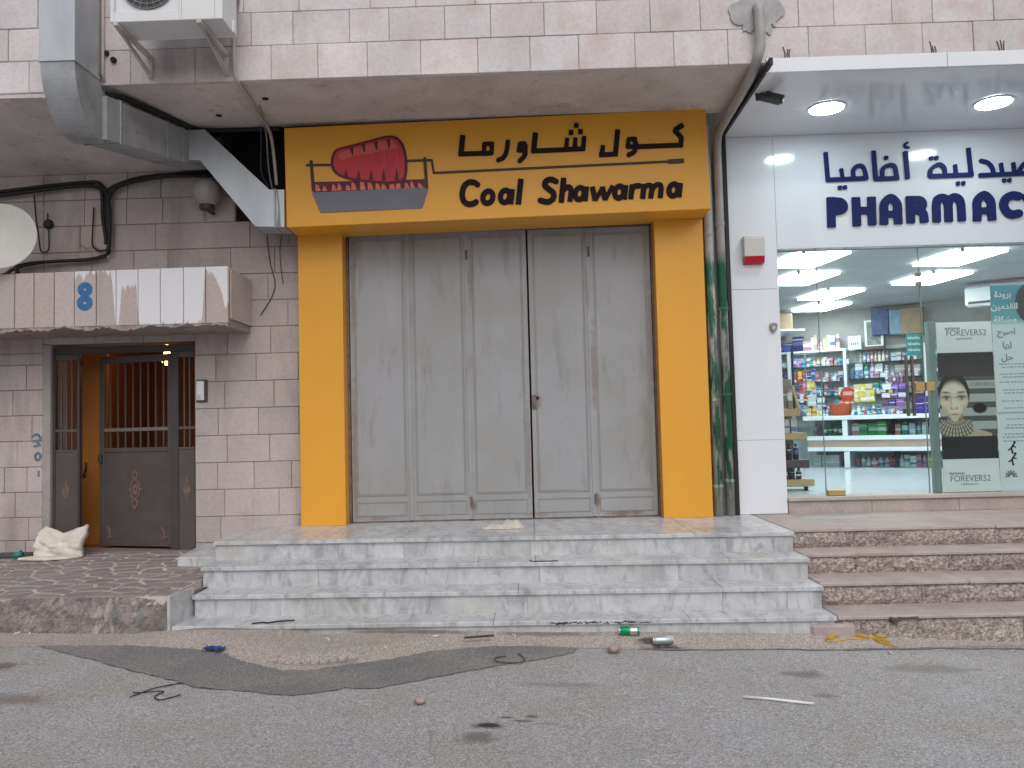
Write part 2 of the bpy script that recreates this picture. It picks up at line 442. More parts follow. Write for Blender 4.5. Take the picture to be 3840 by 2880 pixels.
# ------------------------------------------------------------------ mesh helpers
ORIG = {}
class MB:
    def __init__(self):
        self.v, self.f = [], []
    def add(self, vs, fs):
        o = len(self.v)
        self.v += [tuple(p) for p in vs]
        self.f += [tuple(i + o for i in q) for q in fs]
        return self
    def box(self, x0, x1, y0, y1, z0, z1, c=0.0):
        if c <= 0:
            vs = [(x, y, z) for z in (z0, z1) for y in (y0, y1) for x in (x0, x1)]
            return self.add(vs, [(0, 2, 3, 1), (4, 5, 7, 6), (0, 1, 5, 4), (2, 6, 7, 3), (0, 4, 6, 2), (1, 3, 7, 5)])
        cx, cy, cz = (x0 + x1) / 2, (y0 + y1) / 2, (z0 + z1) / 2
        hx, hy, hz = (x1 - x0) / 2, (y1 - y0) / 2, (z1 - z0) / 2
        c = min(c, hx * .9, hy * .9, hz * .9)
        vs, idx = [], {}
        for sx in (-1, 1):
            for sy in (-1, 1):
                for sz in (-1, 1):
                    for a in range(3):
                        p = [sx * hx, sy * hy, sz * hz]
                        for b in range(3):
                            if b != a:
                                p[b] -= (sx, sy, sz)[b] * c
                        idx[(sx, sy, sz, a)] = len(vs)
                        vs.append((cx + p[0], cy + p[1], cz + p[2]))
        fs = []
        def order(ids):
            pts = [Vector(vs[i]) for i in ids]
            m = sum(pts, Vector()) / len(pts)
            nrm = (m - Vector((cx, cy, cz)))
            nn = None
            for t in range(1, len(pts) - 1):
                nn = (pts[t] - pts[0]).cross(pts[t + 1] - pts[0])
                if nn.length > 1e-12:
                    break
            nn.normalize()
            ref = (pts[0] - m).normalized()
            bi = nn.cross(ref)
            ids = sorted(ids, key=lambda i: atan2((Vector(vs[i]) - m).dot(bi), (Vector(vs[i]) - m).dot(ref)))
            pts = [Vector(vs[i]) for i in ids]
            n2 = (pts[1] - pts[0]).cross(pts[2] - pts[1])
            return tuple(ids) if n2.dot(nrm) > 0 else tuple(reversed(ids))
        for a in range(3):
            for s in (-1, 1):
                fs.append(order([i for k_, i in idx.items() if k_[3] == a and k_[a] == s]))
        for a in range(3):
            b, d = [q for q in range(3) if q != a]
            for s1 in (-1, 1):
                for s2 in (-1, 1):
                    fs.append(order([i for k_, i in idx.items() if k_[b] == s1 and k_[d] == s2 and k_[3] in (b, d)]))
        for sx in (-1, 1):
            for sy in (-1, 1):
                for sz in (-1, 1):
                    fs.append(order([idx[(sx, sy, sz, a)] for a in range(3)]))
        return self.add(vs, fs)
    def prism(self, poly, z0, z1, axis='z', c=0.0):
        """polygon (ccw seen from +axis) extruded along axis"""
        ar = sum(poly[i][0] * poly[(i + 1) % len(poly)][1] - poly[(i + 1) % len(poly)][0] * poly[i][1] for i in range(len(poly)))
        if ar < 0:
            poly = list(reversed(poly))
        n = len(poly)
        def P(p, h):
            return (p[0], p[1], h) if axis == 'z' else ((p[0], h, p[1]) if axis == 'y' else (h, p[0], p[1]))
        if c > 0:
            cx = sum(p[0] for p in poly) / n
            cy = sum(p[1] for p in poly) / n
            ins = []
            for i in range(n):
                a, b, d = Vector(poly[i - 1]), Vector(poly[i]), Vector(poly[(i + 1) % n])
                e1, e2 = (b - a).normalized(), (d - b).normalized()
                n1, n2 = Vector((-e1.y, e1.x)), Vector((-e2.y, e2.x))
                bis = (n1 + n2)
                bis = bis / max(.3, bis.length_squared / 2) if bis.length > 1e-6 else n1
                q = b + bis * c
                ins.append((q.x, q.y))
            rings = [(poly, z0), (poly, z1 - c), (ins, z1)]
        else:
            rings = [(poly, z0), (poly, z1)]
        vs = [P(p, h) for pl, h in rings for p in pl]
        m = len(rings)
        fs = [tuple(reversed(range(n))), tuple(range((m - 1) * n, m * n))]
        for r in range(m - 1):
            for i in range(n):
                j = (i + 1) % n
                fs.append((r * n + i, r * n + j, (r + 1) * n + j, (r + 1) * n + i))
        if axis == 'y':
            fs = [tuple(reversed(q)) for q in fs]
        return self.add(vs, fs)
    def tube(self, pts, r, n=8, caps=True, rfun=None):
        pts = [Vector(p) for p in pts]
        vs, fs = [], []
        prev = None
        for i, p in enumerate(pts):
            if i == 0:
                t = pts[1] - p
            elif i == len(pts) - 1:
                t = p - pts[i - 1]
            else:
                t = (pts[i + 1] - p).normalized() + (p - pts[i - 1]).normalized()
            t.normalize()
            if prev is None:
                u = t.orthogonal().normalized()
            else:
                u = (prev - t * prev.dot(t))
                u = u.normalized() if u.length > 1e-6 else t.orthogonal().normalized()
            prev = u
            w = t.cross(u)
            rr = r if rfun is None else r * rfun(i / (len(pts) - 1))
            for k in range(n):
                a = 2 * pi * k / n
                vs.append(p + (u * cos(a) + w * sin(a)) * rr)
        for i in range(len(pts) - 1):
            for k in range(n):
                j = (k + 1) % n
                fs.append((i * n + k, i * n + j, (i + 1) * n + j, (i + 1) * n + k))
        if caps:
            fs.append(tuple(reversed(range(n))))
            fs.append(tuple(range((len(pts) - 1) * n, len(pts) * n)))
        return self.add(vs, fs)
    def lathe(self, prof, c=(0, 0, 0), n=16, axis='z'):
        vs, fs = [], []
        for (r, h) in prof:
            for k in range(n):
                a = 2 * pi * k / n
                q = (r * cos(a), r * sin(a), h)
                if axis == 'y':
                    q = (q[0], -q[2], q[1])
                elif axis == 'x':
                    q = (q[2], q[0], q[1])
                vs.append((q[0] + c[0], q[1] + c[1], q[2] + c[2]))
        for i in range(len(prof) - 1):
            for k in range(n):
                j = (k + 1) % n
                fs.append((i * n + k, i * n + j, (i + 1) * n + j, (i + 1) * n + k))
        fs.append(tuple(reversed(range(n))))
        fs.append(tuple(range((len(prof) - 1) * n, len(prof) * n)))
        return self.add(vs, fs)
    def mesh(self, name):
        me = bpy.data.meshes.new(name)
        me.from_pydata(self.v, [], self.f)
        me.update()
        return me
    def xf(self, M):
        self.v = [tuple(M @ Vector(p)) for p in self.v]
        return self
    def build(self, name, mat, parent=None, local=False, smooth=False, label=None):
        if parent is not None and not local:
            o0 = ORIG[parent.name]
            self.v = [(p[0] - o0[0], p[1] - o0[1], p[2] - o0[2]) for p in self.v]
        me = self.mesh(name)
        if smooth:
            for p in me.polygons:
                p.use_smooth = True
        o = bpy.data.objects.new(name, me)
        COL.objects.link(o)
        me.materials.append(mat)
        if parent is not None:
            o.parent = parent
            ORIG[o.name] = ORIG[parent.name]
        else:
            ORIG[o.name] = (0, 0, 0)
        if label:
            o['label'] = label
        return o

def catmull(pts, n=6, closed=False):
    P = [Vector(p) for p in pts]
    out = []
    m = len(P)
    rng = range(m if closed else m - 1)
    for i in rng:
        p1, p2 = P[i], P[(i + 1) % m]
        p0 = P[i - 1] if (closed or i > 0) else p1 * 2 - p2
        p3 = P[(i + 2) % m] if (closed or i + 2 < m) else p2 * 2 - p1
        for k in range(n):
            t = k / n
            out.append(.5 * ((2 * p1) + (p2 - p0) * t + (2 * p0 - 5 * p1 + 4 * p2 - p3) * t * t + (3 * p1 - p0 - 3 * p2 + p3) * t ** 3))
    out.append(P[0].copy() if closed else P[-1].copy())
    return [tuple(q) for q in out]

def thing(name, label, cat, loc=(0, 0, 0), group=None):
    o = bpy.data.objects.new(name, None)
    COL.objects.link(o)
    o.location = loc
    o.empty_display_size = .1
    o['label'] = label
    o['category'] = cat
    o['kind'] = 'thing'
    if group:
        o['group'] = group
    ORIG[o.name] = tuple(loc)
    return o

def tag(o, label, cat, group=None):
    o['label'] = label
    o['category'] = cat
    o['kind'] = 'thing'
    if group:
        o['group'] = group
    return o

def struct(o):
    o['kind'] = 'structure'
    return o

# 2-D shapes from strokes, meshed by marching squares, extruded
def strokes_field(strokes):
    def f(X, Y):
        best = np.full(X.shape, -1e9)
        for st in strokes:
            if st[0] == 'poly':
                P = np.array(st[1], float)
                d = np.full(X.shape, 1e9)
                inside = np.zeros(X.shape, bool)
                for i in range(len(P)):
                    a, b = P[i - 1], P[i]
                    e = b - a
                    t = np.clip(((X - a[0]) * e[0] + (Y - a[1]) * e[1]) / max(1e-12, e @ e), 0, 1)
                    d = np.minimum(d, np.hypot(X - a[0] - t * e[0], Y - a[1] - t * e[1]))
                    c = ((a[1] > Y) != (b[1] > Y))
                    with np.errstate(divide='ignore', invalid='ignore'):
                        xx = a[0] + (Y - a[1]) / (b[1] - a[1] if b[1] != a[1] else 1e-12) * e[0]
                    inside ^= c & (X < xx)
                best = np.maximum(best, np.where(inside, d, -d))
                continue
            kind, pts, w = st[0], np.array(st[1], float), st[2]
            for i in range(len(pts) - 1):
                a, b = pts[i], pts[i + 1]
                e = b - a
                L = max(1e-9, np.hypot(*e))
                ux, uy = e / L
                t = (X - a[0]) * ux + (Y - a[1]) * uy
                nn = np.abs(-(X - a[0]) * uy + (Y - a[1]) * ux)
                if kind == 'b':
                    d = np.maximum(np.abs(t - L / 2) - L / 2, nn - w)
                    best = np.maximum(best, -d)
                else:
                    tc = np.clip(t, 0, L)
                    best = np.maximum(best, w - np.hypot(t - tc, nn))
        return best
    return f

def shape_mb(strokes, h, to3, depth):
    """strokes in any 2-D frame -> extruded mesh; to3(u, v, d) maps to 3-D with d = 0 back, 1 front"""
    allp = np.array([p for st in strokes for p in st[1]], float)
    w = max([st[2] if st[0] != 'poly' else 0 for st in strokes] + [0]) + 2 * h
    x0, y0 = allp.min(0) - w
    x1, y1 = allp.max(0) + w
    nx, ny = int((x1 - x0) / h) + 2, int((y1 - y0) / h) + 2
    X, Y = np.meshgrid(x0 + np.arange(nx) * h, y0 + np.arange(ny) * h, indexing='ij')
    F = strokes_field(strokes)(X, Y)
    IN = F > 0
    polys, segs = [], []
    for j in range(ny - 1):
        run = None
        for i in range(nx - 1):
            c = (IN[i, j], IN[i + 1, j], IN[i + 1, j + 1], IN[i, j + 1])
            full = all(c)
            if full:
                if run is None:
                    run = i
                continue
            if run is not None:
                polys.append([(X[run, j], Y[run, j]), (X[i, j], Y[i, j]), (X[i, j + 1], Y[i, j + 1]), (X[run, j + 1], Y[run, j + 1])])
                run = None
            if not any(c):
                continue
            cs = [(i, j), (i + 1, j), (i + 1, j + 1), (i, j + 1)]
            poly, cr = [], []
            for k in range(4):
                a, b = cs[k], cs[(k + 1) % 4]
                fa, fb = F[a], F[b]
                if fa > 0:
                    poly.append((X[a], Y[a]))
                if (fa > 0) != (fb > 0):
                    t = fa / (fa - fb)
                    q = (X[a] + (X[b] - X[a]) * t, Y[a] + (Y[b] - Y[a]) * t)
                    poly.append(q)
                    cr.append((q, fa > 0))
            polys.append(poly)
            for k in range(len(cr)):
                if cr[k][1]:
                    segs.append((cr[k][0], cr[(k + 1) % len(cr)][0]))
        if run is not None:
            polys.append([(X[run, j], Y[run, j]), (X[nx - 1, j], Y[nx - 1, j]), (X[nx - 1, j + 1], Y[nx - 1, j + 1]), (X[run, j + 1], Y[run, j + 1])])
    mb = MB()
    index = {}
    def vid(p, d):
        key = (round(p[0] / h * 50), round(p[1] / h * 50), d)
        if key not in index:
            index[key] = len(mb.v)
            mb.v.append(to3(p[0], p[1], d))
        return index[key]
    for p in polys:
        ids = []
        for q in p:
            k = vid(q, 1)
            if not ids or ids[-1] != k:
                ids.append(k)
        if len(ids) > 1 and ids[0] == ids[-1]:
            ids.pop()
        if len(set(ids)) >= 3:
            mb.f.append(tuple(ids))
    for a, b in segs:
        q = [vid(a, 1), vid(b, 1), vid(b, 0), vid(a, 0)]
        if len(set(q)) == 4:
            mb.f.append(tuple(q))
    return mb

def ring(cx, cy, rx, ry, tilt=0, n=20):
    return [(cx + rx * cos(2 * pi * k / n) + tilt * ry * -sin(2 * pi * k / n), cy + ry * sin(2 * pi * k / n)) for k in range(n + 1)]

def cc(*pts):
    return catmull(pts, 5)

# Arabic shaping for printed text (presentation forms, drawn left to right)
FORMS = {'ا': (0xFE8D, 2), 'أ': (0xFE83, 2), 'ب': (0xFE8F, 4), 'ة': (0xFE93, 2), 'ت': (0xFE95, 4), 'ح': (0xFEA1, 4), 'د': (0xFEA9, 2), 'ر': (0xFEAD, 2), 'س': (0xFEB1, 4),
         'ش': (0xFEB5, 4), 'ص': (0xFEB9, 4), 'ق': (0xFED5, 4), 'ك': (0xFED9, 4), 'ل': (0xFEDD, 4), 'م': (0xFEE1, 4), 'ن': (0xFEE5, 4), 'ه': (0xFEE9, 4), 'و': (0xFEED, 2), 'ي': (0xFEF1, 4)}
def shape_ar(s):
    out = []
    for i, ch in enumerate(s):
        if ch not in FORMS:
            out.append(ch)
            continue
        base, nf = FORMS[ch]
        pj = i > 0 and s[i - 1] in FORMS and FORMS[s[i - 1]][1] == 4
        nj = nf == 4 and i + 1 < len(s) and s[i + 1] in FORMS
        out.append(chr(base + (3 if pj and nj else 2 if nj else 1 if pj else 0)))
    return ''.join(reversed(out))

def text_part(body, name, mat, parent, size, loc, rot=(pi / 2, 0, 0), depth=.0015, align='CENTER', bold=0, sx=1.0, shear=0):
    cu = bpy.data.curves.new(name, 'FONT')
    cu.body = body
    cu.size = size
    cu.align_x = align
    cu.align_y = 'CENTER'
    cu.extrude = depth
    cu.offset = bold
    cu.shear = shear
    cu.resolution_u = 3
    tmp = bpy.data.objects.new('tmp', cu)
    COL.objects.link(tmp)
    dg = bpy.context.evaluated_depsgraph_get()
    me = bpy.data.meshes.new_from_object(tmp.evaluated_get(dg))
    bpy.data.objects.remove(tmp)
    me.name = name
    me.materials.clear()
    me.materials.append(mat)
    o = bpy.data.objects.new(name, me)
    COL.objects.link(o)
    o.parent = parent
    po = ORIG[parent.name]
    o.location = (loc[0] - po[0], loc[1] - po[1], loc[2] - po[2])
    o.rotation_euler = rot
    o.scale = (sx, 1, 1)
    ORIG[o.name] = loc
    return o

def ground_z(x, lift=0.0):
    return -.027 * x + lift

# ================================================================== SETTING: ground
g = MB()
xs = [-150, -40, -12, -6, 0, 6, 12, 40, 150]
ys = [-150, -40, -10, 0, 4, 8, 12, 40, 150]
vs = [(x, y, ground_z(x)) for y in ys for x in xs]
fs = [(j * 9 + i, j * 9 + i + 1, (j + 1) * 9 + i + 1, (j + 1) * 9 + i) for j in range(8) for i in range(8)]
struct(g.add(vs, fs).build('road', ASPHALT))

def sheet(name, pts, mat, lift):
    me = bpy.data.meshes.new(name)
    bm = bmesh.new()
    f = bm.faces.new([bm.verts.new((x, y, ground_z(x, lift))) for x, y in pts])
    if f.normal.z < 0:
        f.normal_flip()
    bmesh.ops.triangulate(bm, faces=bm.faces)
    bm.normal_update()
    for q in bm.faces:
        if q.normal.z < 0:
            q.normal_flip()
    bm.to_mesh(me)
    bm.free()
    me.materials.append(mat)
    o = bpy.data.objects.new(name, me)
    COL.objects.link(o)
    ORIG[o.name] = (0, 0, 0)
    return o

def ragged(pts, step=.05, amp=.012):
    out = []
    for i in range(len(pts) - 1):
        a, b = Vector(pts[i]), Vector(pts[i + 1])
        n = max(1, int((b - a).length / step))
        for k in range(n):
            p = a.lerp(b, k / n)
            out.append((p.x + random.uniform(-amp, amp), p.y + random.uniform(-amp, amp)))
    out.append(tuple(pts[-1]))
    return out

apron_front = [(-7, 5.72), (-3.46, 5.80), (-2.9, 5.84), (-2.4, 5.78), (-2.1, 5.65), (-1.84, 5.43), (-1.59, 5.28), (-1.4, 5.30), (-1.23, 5.41), (-.98, 5.54), (-.7, 5.75), (-.33, 5.89), (.3, 5.88), (.72, 5.84), (1.2, 5.85), (2.05, 5.88), (3.46, 6.03), (7, 6.3)]
AF = np.array(apron_front)
def gut(x, y):
    """the gutter's concrete rises a few centimetres towards the steps"""
    f = float(np.interp(x, AF[:, 0], AF[:, 1]))
    t = max(0.0, min(1.0, (y - f) / .28))
    u = max(0.0, min(1.0, (x + 2.95) / .5))
    return (.048 + .010 * max(0.0, x)) * t * t * (3 - 2 * t) * u
vs, fs = [], []
gx = np.arange(-7, 7.01, .06)
gr = (0, .12, .3, .5, .75, 1.0, 1.6, 2.6)
for x in gx:
    f = float(np.interp(x, AF[:, 0], AF[:, 1])) + random.uniform(-.012, .012)
    for t in gr:
        y = f + .28 * t
        vs.append((x, y, ground_z(x, .002) + gut(x, y) + (random.uniform(0, .003) if t else 0)))
ng = len(gr)
for i in range(len(gx) - 1):
    for j in range(ng - 1):
        q = i * ng + j
        fs.append((q, q + ng, q + ng + 1, q + 1))
struct(MB().add(vs, fs).build('gutter', APRON))
patch_front = [(-3.46, 5.80), (-2.894, 5.464), (-2.501, 5.23), (-2.0, 4.93), (-1.648, 4.853), (-1.4, 4.789), (-1.252, 4.852), (-1.123, 4.933), (-.925, 4.939), (-.755, 5.072), (-.545, 5.214), (-.249, 5.422), (.024, 5.566), (.256, 5.736), (.30, 5.866)]
patch_back = [(.028, 5.905), (-.327, 5.892), (-.713, 5.75), (-.978, 5.537), (-1.23, 5.413), (-1.39, 5.30), (-1.589, 5.273), (-1.839, 5.422), (-2.094, 5.638), (-2.395, 5.768), (-2.868, 5.837), (-3.308, 5.824)]
pts = ragged(patch_front, .028, .013) + ragged(patch_back, .03, .016)[:-1]
struct(sheet('asphalt_patch', pts, PATCH, .005))
crk = [(x, 5.845 + .015 * sin(x * 5) + (.05 * (x - 1.6) if x > 1.6 else 0)) for x in np.arange(.75, 5.0, .08)]
up = [(x, y + random.uniform(.008, .045)) for x, y in crk]
struct(sheet('road_crack', ragged(crk, .05, .012) + list(reversed(up)), PATCH, .0045))

# ================================================================== SETTING: building
SHOP0, SHOP1 = -2.20, 2.0
bld = thing('stone_building', 'pinkish limestone-clad building with overhanging upper storey and stained concrete soffit', 'building', (0, 8.3, 0))

def block_wall(parent, name, mat_back, back_boxes, mat_stone, rows, yf, depth, gap=.0045, ch=.005, holes=(), jit=.003):
    """rows: (z0, z1, x0, x1, [joints])"""
    w = MB()
    for b in back_boxes:
        w.box(*b)
    wall = w.build(name, mat_back, parent)
    for (z0, z1, x0, x1, js) in rows:
        ed = [x0] + sorted(j for j in js if x0 + .03 < j < x1 - .03) + [x1]
        for a, b in zip(ed, ed[1:]):
            segs = [(a, b)]
            for (hx0, hx1, hz0, hz1) in holes:
                if z1 > hz0 + .02 and z0 < hz1 - .02:
                    new = []
                    for s0, s1 in segs:
                        if s1 <= hx0 or s0 >= hx1:
                            new.append((s0, s1))
                        else:
                            if s0 < hx0 - .03:
                                new.append((s0, hx0))
                            if s1 > hx1 + .03:
                                new.append((hx1, s1))
                    segs = new
            for s0, s1 in segs:
                y = yf + random.uniform(-jit, jit)
                m = MB().box(s0 + gap / 2, s1 - gap / 2, y, yf + depth, z0 + gap / 2, z1 - gap / 2, ch)
                m.build('stone', mat_stone, wall)
    return wall

def rand_joints(x0, x1, lo=.33, hi=.52):
    out, x = [], x0
    while True:
        x += random.uniform(lo, hi)
        if x > x1 - .2:
            return out
        out.append(x)

# lower wall, right of the doorway up to the shop front
zR = [.39, .462, .721, .99, 1.26, 1.531, 1.804, 2.077, 2.351, 2.626, 2.896, 3.168, 3.44, 3.71, 3.98, 4.25, 4.53]
jR = [[], [-3.12], [-3.08, -2.53], [-3.15, -2.78, -2.4], [-3.05, -2.62], [-3.14, -2.73, -2.32], [-3.07, -2.57], [-3.16, -2.75, -2.32], [-3.04, -2.6], [-2.9, -2.42], [-3.1, -2.62], [-3.0, -2.55], [-2.8, -2.4], [-3.1, -2.7], [], []]
rows = []
for i in range(len(zR) - 1):
    if zR[i] < 2.6:
        x0 = -3.375
        rows.append((zR[i], zR[i + 1], x0, SHOP0, jR[i]))
    elif zR[i] < 3.6:
        rows.append((zR[i], zR[i + 1], -4.93 if zR[i] < 4.2 else -3.4, SHOP0, rand_joints(-4.93, -3.2) + jR[i]))
    elif zR[i] < 3.9:
        rows.append((zR[i], zR[i + 1], -4.93, -2.95, rand_joints(-4.93, -2.95)))
    elif zR[i] < 4.2:
        rows.append((zR[i], 4.25, -4.93, -2.95, rand_joints(-4.93, -2.95)))
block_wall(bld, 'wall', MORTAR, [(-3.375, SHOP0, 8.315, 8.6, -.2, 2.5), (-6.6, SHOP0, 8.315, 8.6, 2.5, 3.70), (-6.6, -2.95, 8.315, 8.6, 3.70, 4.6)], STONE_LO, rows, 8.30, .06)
# left of the doorway
zL = [.25, .524, .755, 1.007, 1.259, 1.522, 1.781, 2.04, 2.295, 2.414]
jL = [[-5.3, -5.1], [-5.07], [-5.21], [-5.32, -5.09], [-5.19], [-5.04], [-5.24], [-5.1], []]
rows = [(zL[i], zL[i + 1], -6.6, -4.93, jL[i] + [-5.65, -6.1]) for i in range(9)]
rows += [(2.414, 2.626, -6.6, -4.93, [-5.5, -6.0])]
rows += [(zR[i], min(zR[i + 1], 4.25), -6.6, -4.93, rand_joints(-6.6, -4.93)) for i in range(9, 15)]
rows += [(2.50, 2.626, -4.93, -3.375, [-4.4, -3.9])]
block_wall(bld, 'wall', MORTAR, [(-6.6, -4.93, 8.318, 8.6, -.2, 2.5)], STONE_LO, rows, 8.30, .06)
# door reveal, head and recess with its shade painted near-black over the shop's left end
m = MB().box(-4.93, -4.85, 8.297, 8.62, .2, 2.498, .004)
m.build('jamb', PLASTER, bld)
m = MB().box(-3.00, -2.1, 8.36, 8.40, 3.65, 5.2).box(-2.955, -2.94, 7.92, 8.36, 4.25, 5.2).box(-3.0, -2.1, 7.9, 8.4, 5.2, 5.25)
m.build('recess', SHADEBLACK, bld)

# upper storey: the main overhang and the set-back piece at the left
UY = 6.80
ups = []
up_z = [4.516, 4.816, 5.104, 5.39, 5.68]
k_ = UY / 6.5
jU = [[-2.01, -1.63, -1.23, -.8, -.34, .08, .47, .92, 1.23, 1.66], [-2.17, -1.83, -1.37, -1.05, -.6, -.23, .2, .62, 1.05, 1.45, 2.23, 2.51, 2.97, 3.29, 3.77, 4.3], [-2.23, -1.78, -1.2, -.83, -.35, .1, .5, .95, 1.58, 2.43, 2.81, 3.48, 3.94, 4.4], [-2.4, -1.9, -1.3, -.8]]
jU[0] += [2.3, 2.75, 3.2, 3.6, 4.1]
rows = []
for i in range(4):
    rows.append((up_z[i], up_z[i + 1], -3.62, 5.6, [j * k_ for j in jU[i]] + [-3.3, -2.75 + .2 * (i % 2)]))
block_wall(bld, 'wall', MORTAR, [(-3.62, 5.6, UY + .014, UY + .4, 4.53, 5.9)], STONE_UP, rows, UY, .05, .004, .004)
z2_ = [4.545, 4.83, 5.12, 5.4, 5.7]
jU2 = [[-5.6, -5.2, -4.75, -4.275, -3.9], [-5.4, -4.9, -4.46, -4.0], [-5.7, -5.1, -4.65, -4.2], [-5.0, -4.4]]
rows = [(z2_[i], z2_[i + 1], -6.6, -3.62, jU2[i]) for i in range(4)]
block_wall(bld, 'wall', MORTAR, [(-6.6, -3.62, 6.984, 7.4, 4.56, 5.9)], STONE_UP, rows, 6.97, .05, .005, .006)
# soffits: underside of the overhang
sof = MB()
def quadbox(mb, p):           # 4 bottom corners, closed 5 cm slab above
    vs = [tuple(q) for q in p] + [(q[0], q[1], q[2] + .06) for q in p]
    mb.add(vs, [(0, 1, 2, 3), (7, 6, 5, 4), (0, 4, 5, 1), (1, 5, 6, 2), (2, 6, 7, 3), (3, 7, 4, 0)])
quadbox(sof, [(-3.62, UY + .012, 4.525), (-3.62, 7.9, 4.525), (2.0, 7.9, 4.525), (2.0, UY + .012, 4.525)])
sof.build('soffit', SOFFIT, bld)
sof = MB()
quadbox(sof, [(-6.6, 6.982, 4.535), (-6.6, 8.31, 4.25), (-3.50, 8.31, 4.25), (-3.50, 6.982, 4.50)])
sof.build('soffit', SOFFIT, bld)
MB().box(-2.105, 2.06, 8.30, 8.6, 3.58, 5.0).box(1.77, 2.06, 8.30, 8.6, .3, 3.58).build('lintel', PLASTER, bld)
MB().box(-2.15, 1.765, 8.46, 8.6, .3, 3.58).box(-3.72, 2.06, 7.86, 8.65, 5.25, 5.3).box(-3.72, 2.06, 7.84, 7.9, 4.59, 5.25).box(-3.72, -3.66, 7.9, 8.6, 4.59, 5.25).box(-3.72, 2.06, 8.605, 8.66, 4.3, 5.25).build('recess', SHADEBLACK, bld)  # closes the void behind shutter and sign; its darkness is painted on
MB().box(-6.6, 5.6, 8.6, 9.0, 5.3, 6.5).build('slab', PLASTER, bld)
# cement splash round the drain outlet, with a weep hole
rs_ = random.Random(9)
spl = [('r', [(1.985 + .16 * cos(a) * rs_.uniform(.6, 1.15), 4.97 + .11 * sin(a) * rs_.uniform(.6, 1.2)), (1.985 + .1 * cos(a), 4.97 + .06 * sin(a))], rs_.uniform(.02, .045)) for a in np.linspace(0, 2 * pi, 17)]
spl += [('r', [(1.985 + dx, 4.92), (1.985 + dx * 1.1, 4.92 - dl)], .012) for dx, dl in ((-.1, .12), (-.06, .07), (.05, .13), (.09, .16), (.13, .09))]
spl += [('r', cc((1.84, 4.92), (1.93, 5.02), (2.03, 5.03), (2.13, 4.97), (2.05, 4.9), (1.95, 4.88)), .075), ('r', [(1.80, 4.98), (1.86, 4.93)], .05), ('r', [(2.12, 5.02), (2.17, 4.95)], .05), ('r', [(1.9, 4.86), (1.92, 4.80)], .025), ('r', [(2.06, 4.86), (2.08, 4.79)], .025)]
shape_mb(spl, .012, lambda u, v, d: (u, UY - .004 - .012 * d, v), 1).build('cement_patch', concrete_mat('cement splash', (.44, .43, .445), (.26, .26, .27), .8, 9), bld)
for (x, y) in ((-2.83, 7.55), (-2.28, 7.2)):
    MB().lathe([(.028, 0), (.03, .006)], (x, y, 4.517), 12).build('weep_hole', SHADEBLACK, bld)

# ------------------------------------------------------------------ hallway behind the door
hall = MB()
hall.box(-4.95, -4.85, 8.62, 10.6, .3, 2.75).box(-3.37, -3.27, 8.62, 10.6, .3, 2.75).box(-4.95, -3.27, 10.6, 10.7, .3, 2.75).box(-4.95, -3.27, 8.62, 10.6, 2.7, 2.8).box(-4.95, -3.27, 8.45, 10.6, .32, .385)
struct(hall.build('hallway', HALL))
lamp = thing('hall_lamp', 'small glowing warm globe lamp inside the entrance hall', 'lamp', (-4.05, 9.2, 2.70))
MB().lathe([(.05, -.05), (.06, 0)], (-4.05, 9.2, 2.699), 12).build('base', BROWNDARK, lamp)
MB().lathe([(.02, -.28), (.045, -.265), (.06, -.23), (.045, -.19), (.02, -.05)], (-4.05, 9.2, 2.615), 14).build('globe', HALLLAMP, lamp, smooth=True)
wd = thing('wooden_inner_door', 'orange varnished wooden board seen through the gap of the metal door', 'door', (-4.5, 8.9, .385))
MB().box(-4.95, -4.58, 8.9, 8.95, .39, 2.55, .004).build('board', WOODOR, wd)
MB().tube([(-4.82, 8.90, 1.12), (-4.82, 8.87, 1.14), (-4.79, 8.86, 1.2), (-4.81, 8.90, 1.27)], .012).build('handle', BROWNDARK, wd)

# ================================================================== metal entrance door
DY = 8.34
dr = thing('entrance_door', 'dark brown metal entrance door with barred upper half, standing ajar under the canopy', 'door', (-4.1, DY, .39))
fr = MB()
fr.box(-4.85, -4.825, DY, DY + .05, .39, 2.47, .003).box(-4.605, -4.575, DY, DY + .05, .39, 2.40, .003).box(-3.645, -3.56, DY, DY + .05, .39, 2.40, .003).box(-3.395, -3.372, DY, DY + .05, .39, 2.47, .003)
fr.box(-4.825, -3.395, DY + .001, DY + .05, 2.40, 2.47, .003)
fr.build('frame', BROWNDARK, dr)
def barred(parent, x0, x1, y, zmid, ztop, nb, zc):
    for i in range(nb):
        x = x0 + (x1 - x0) * (i + 1) / (nb + 1)
        MB().box(x - .007, x + .007, y + .012, y + .026, zmid - .001, ztop + .001).build('bar', BROWN, parent)
    MB().box(x0, x1, y + .006, y + .012, zc - .014, zc + .014).build('crossbar', BROWN, parent)
for (x0, x1, nb) in ((-4.825, -4.605, 3), (-3.56, -3.395, 2)):
    p = MB()
    p.box(x0, x1, DY + .008, DY + .04, .392, 1.40, .002)
    sl = p.build('sidelight', BROWN, dr)
    for za, zb in ((1.401, 1.425), (2.34, 2.398)):
        MB().box(x0, x1, DY + .004, DY + .044, za, zb, .002).build('rail', BROWN, sl)
    barred(sl, x0, x1, DY, 1.425, 2.34, nb, 1.62)
    xm = (x0 + x1) / 2
    sh = [('r', ring(xm, 1.0, .03, .06), .008), ('r', ring(xm, 1.0, .012, .03), .01), ('r', [(xm, 1.07), (xm, 1.11)], .008), ('r', [(xm, .93), (xm, .89)], .008)]
    shape_mb(sh, .005, lambda u, v, d: (u, DY + .009 - .006 * d, v), 1).build('ornament', RUSTORN, sl)
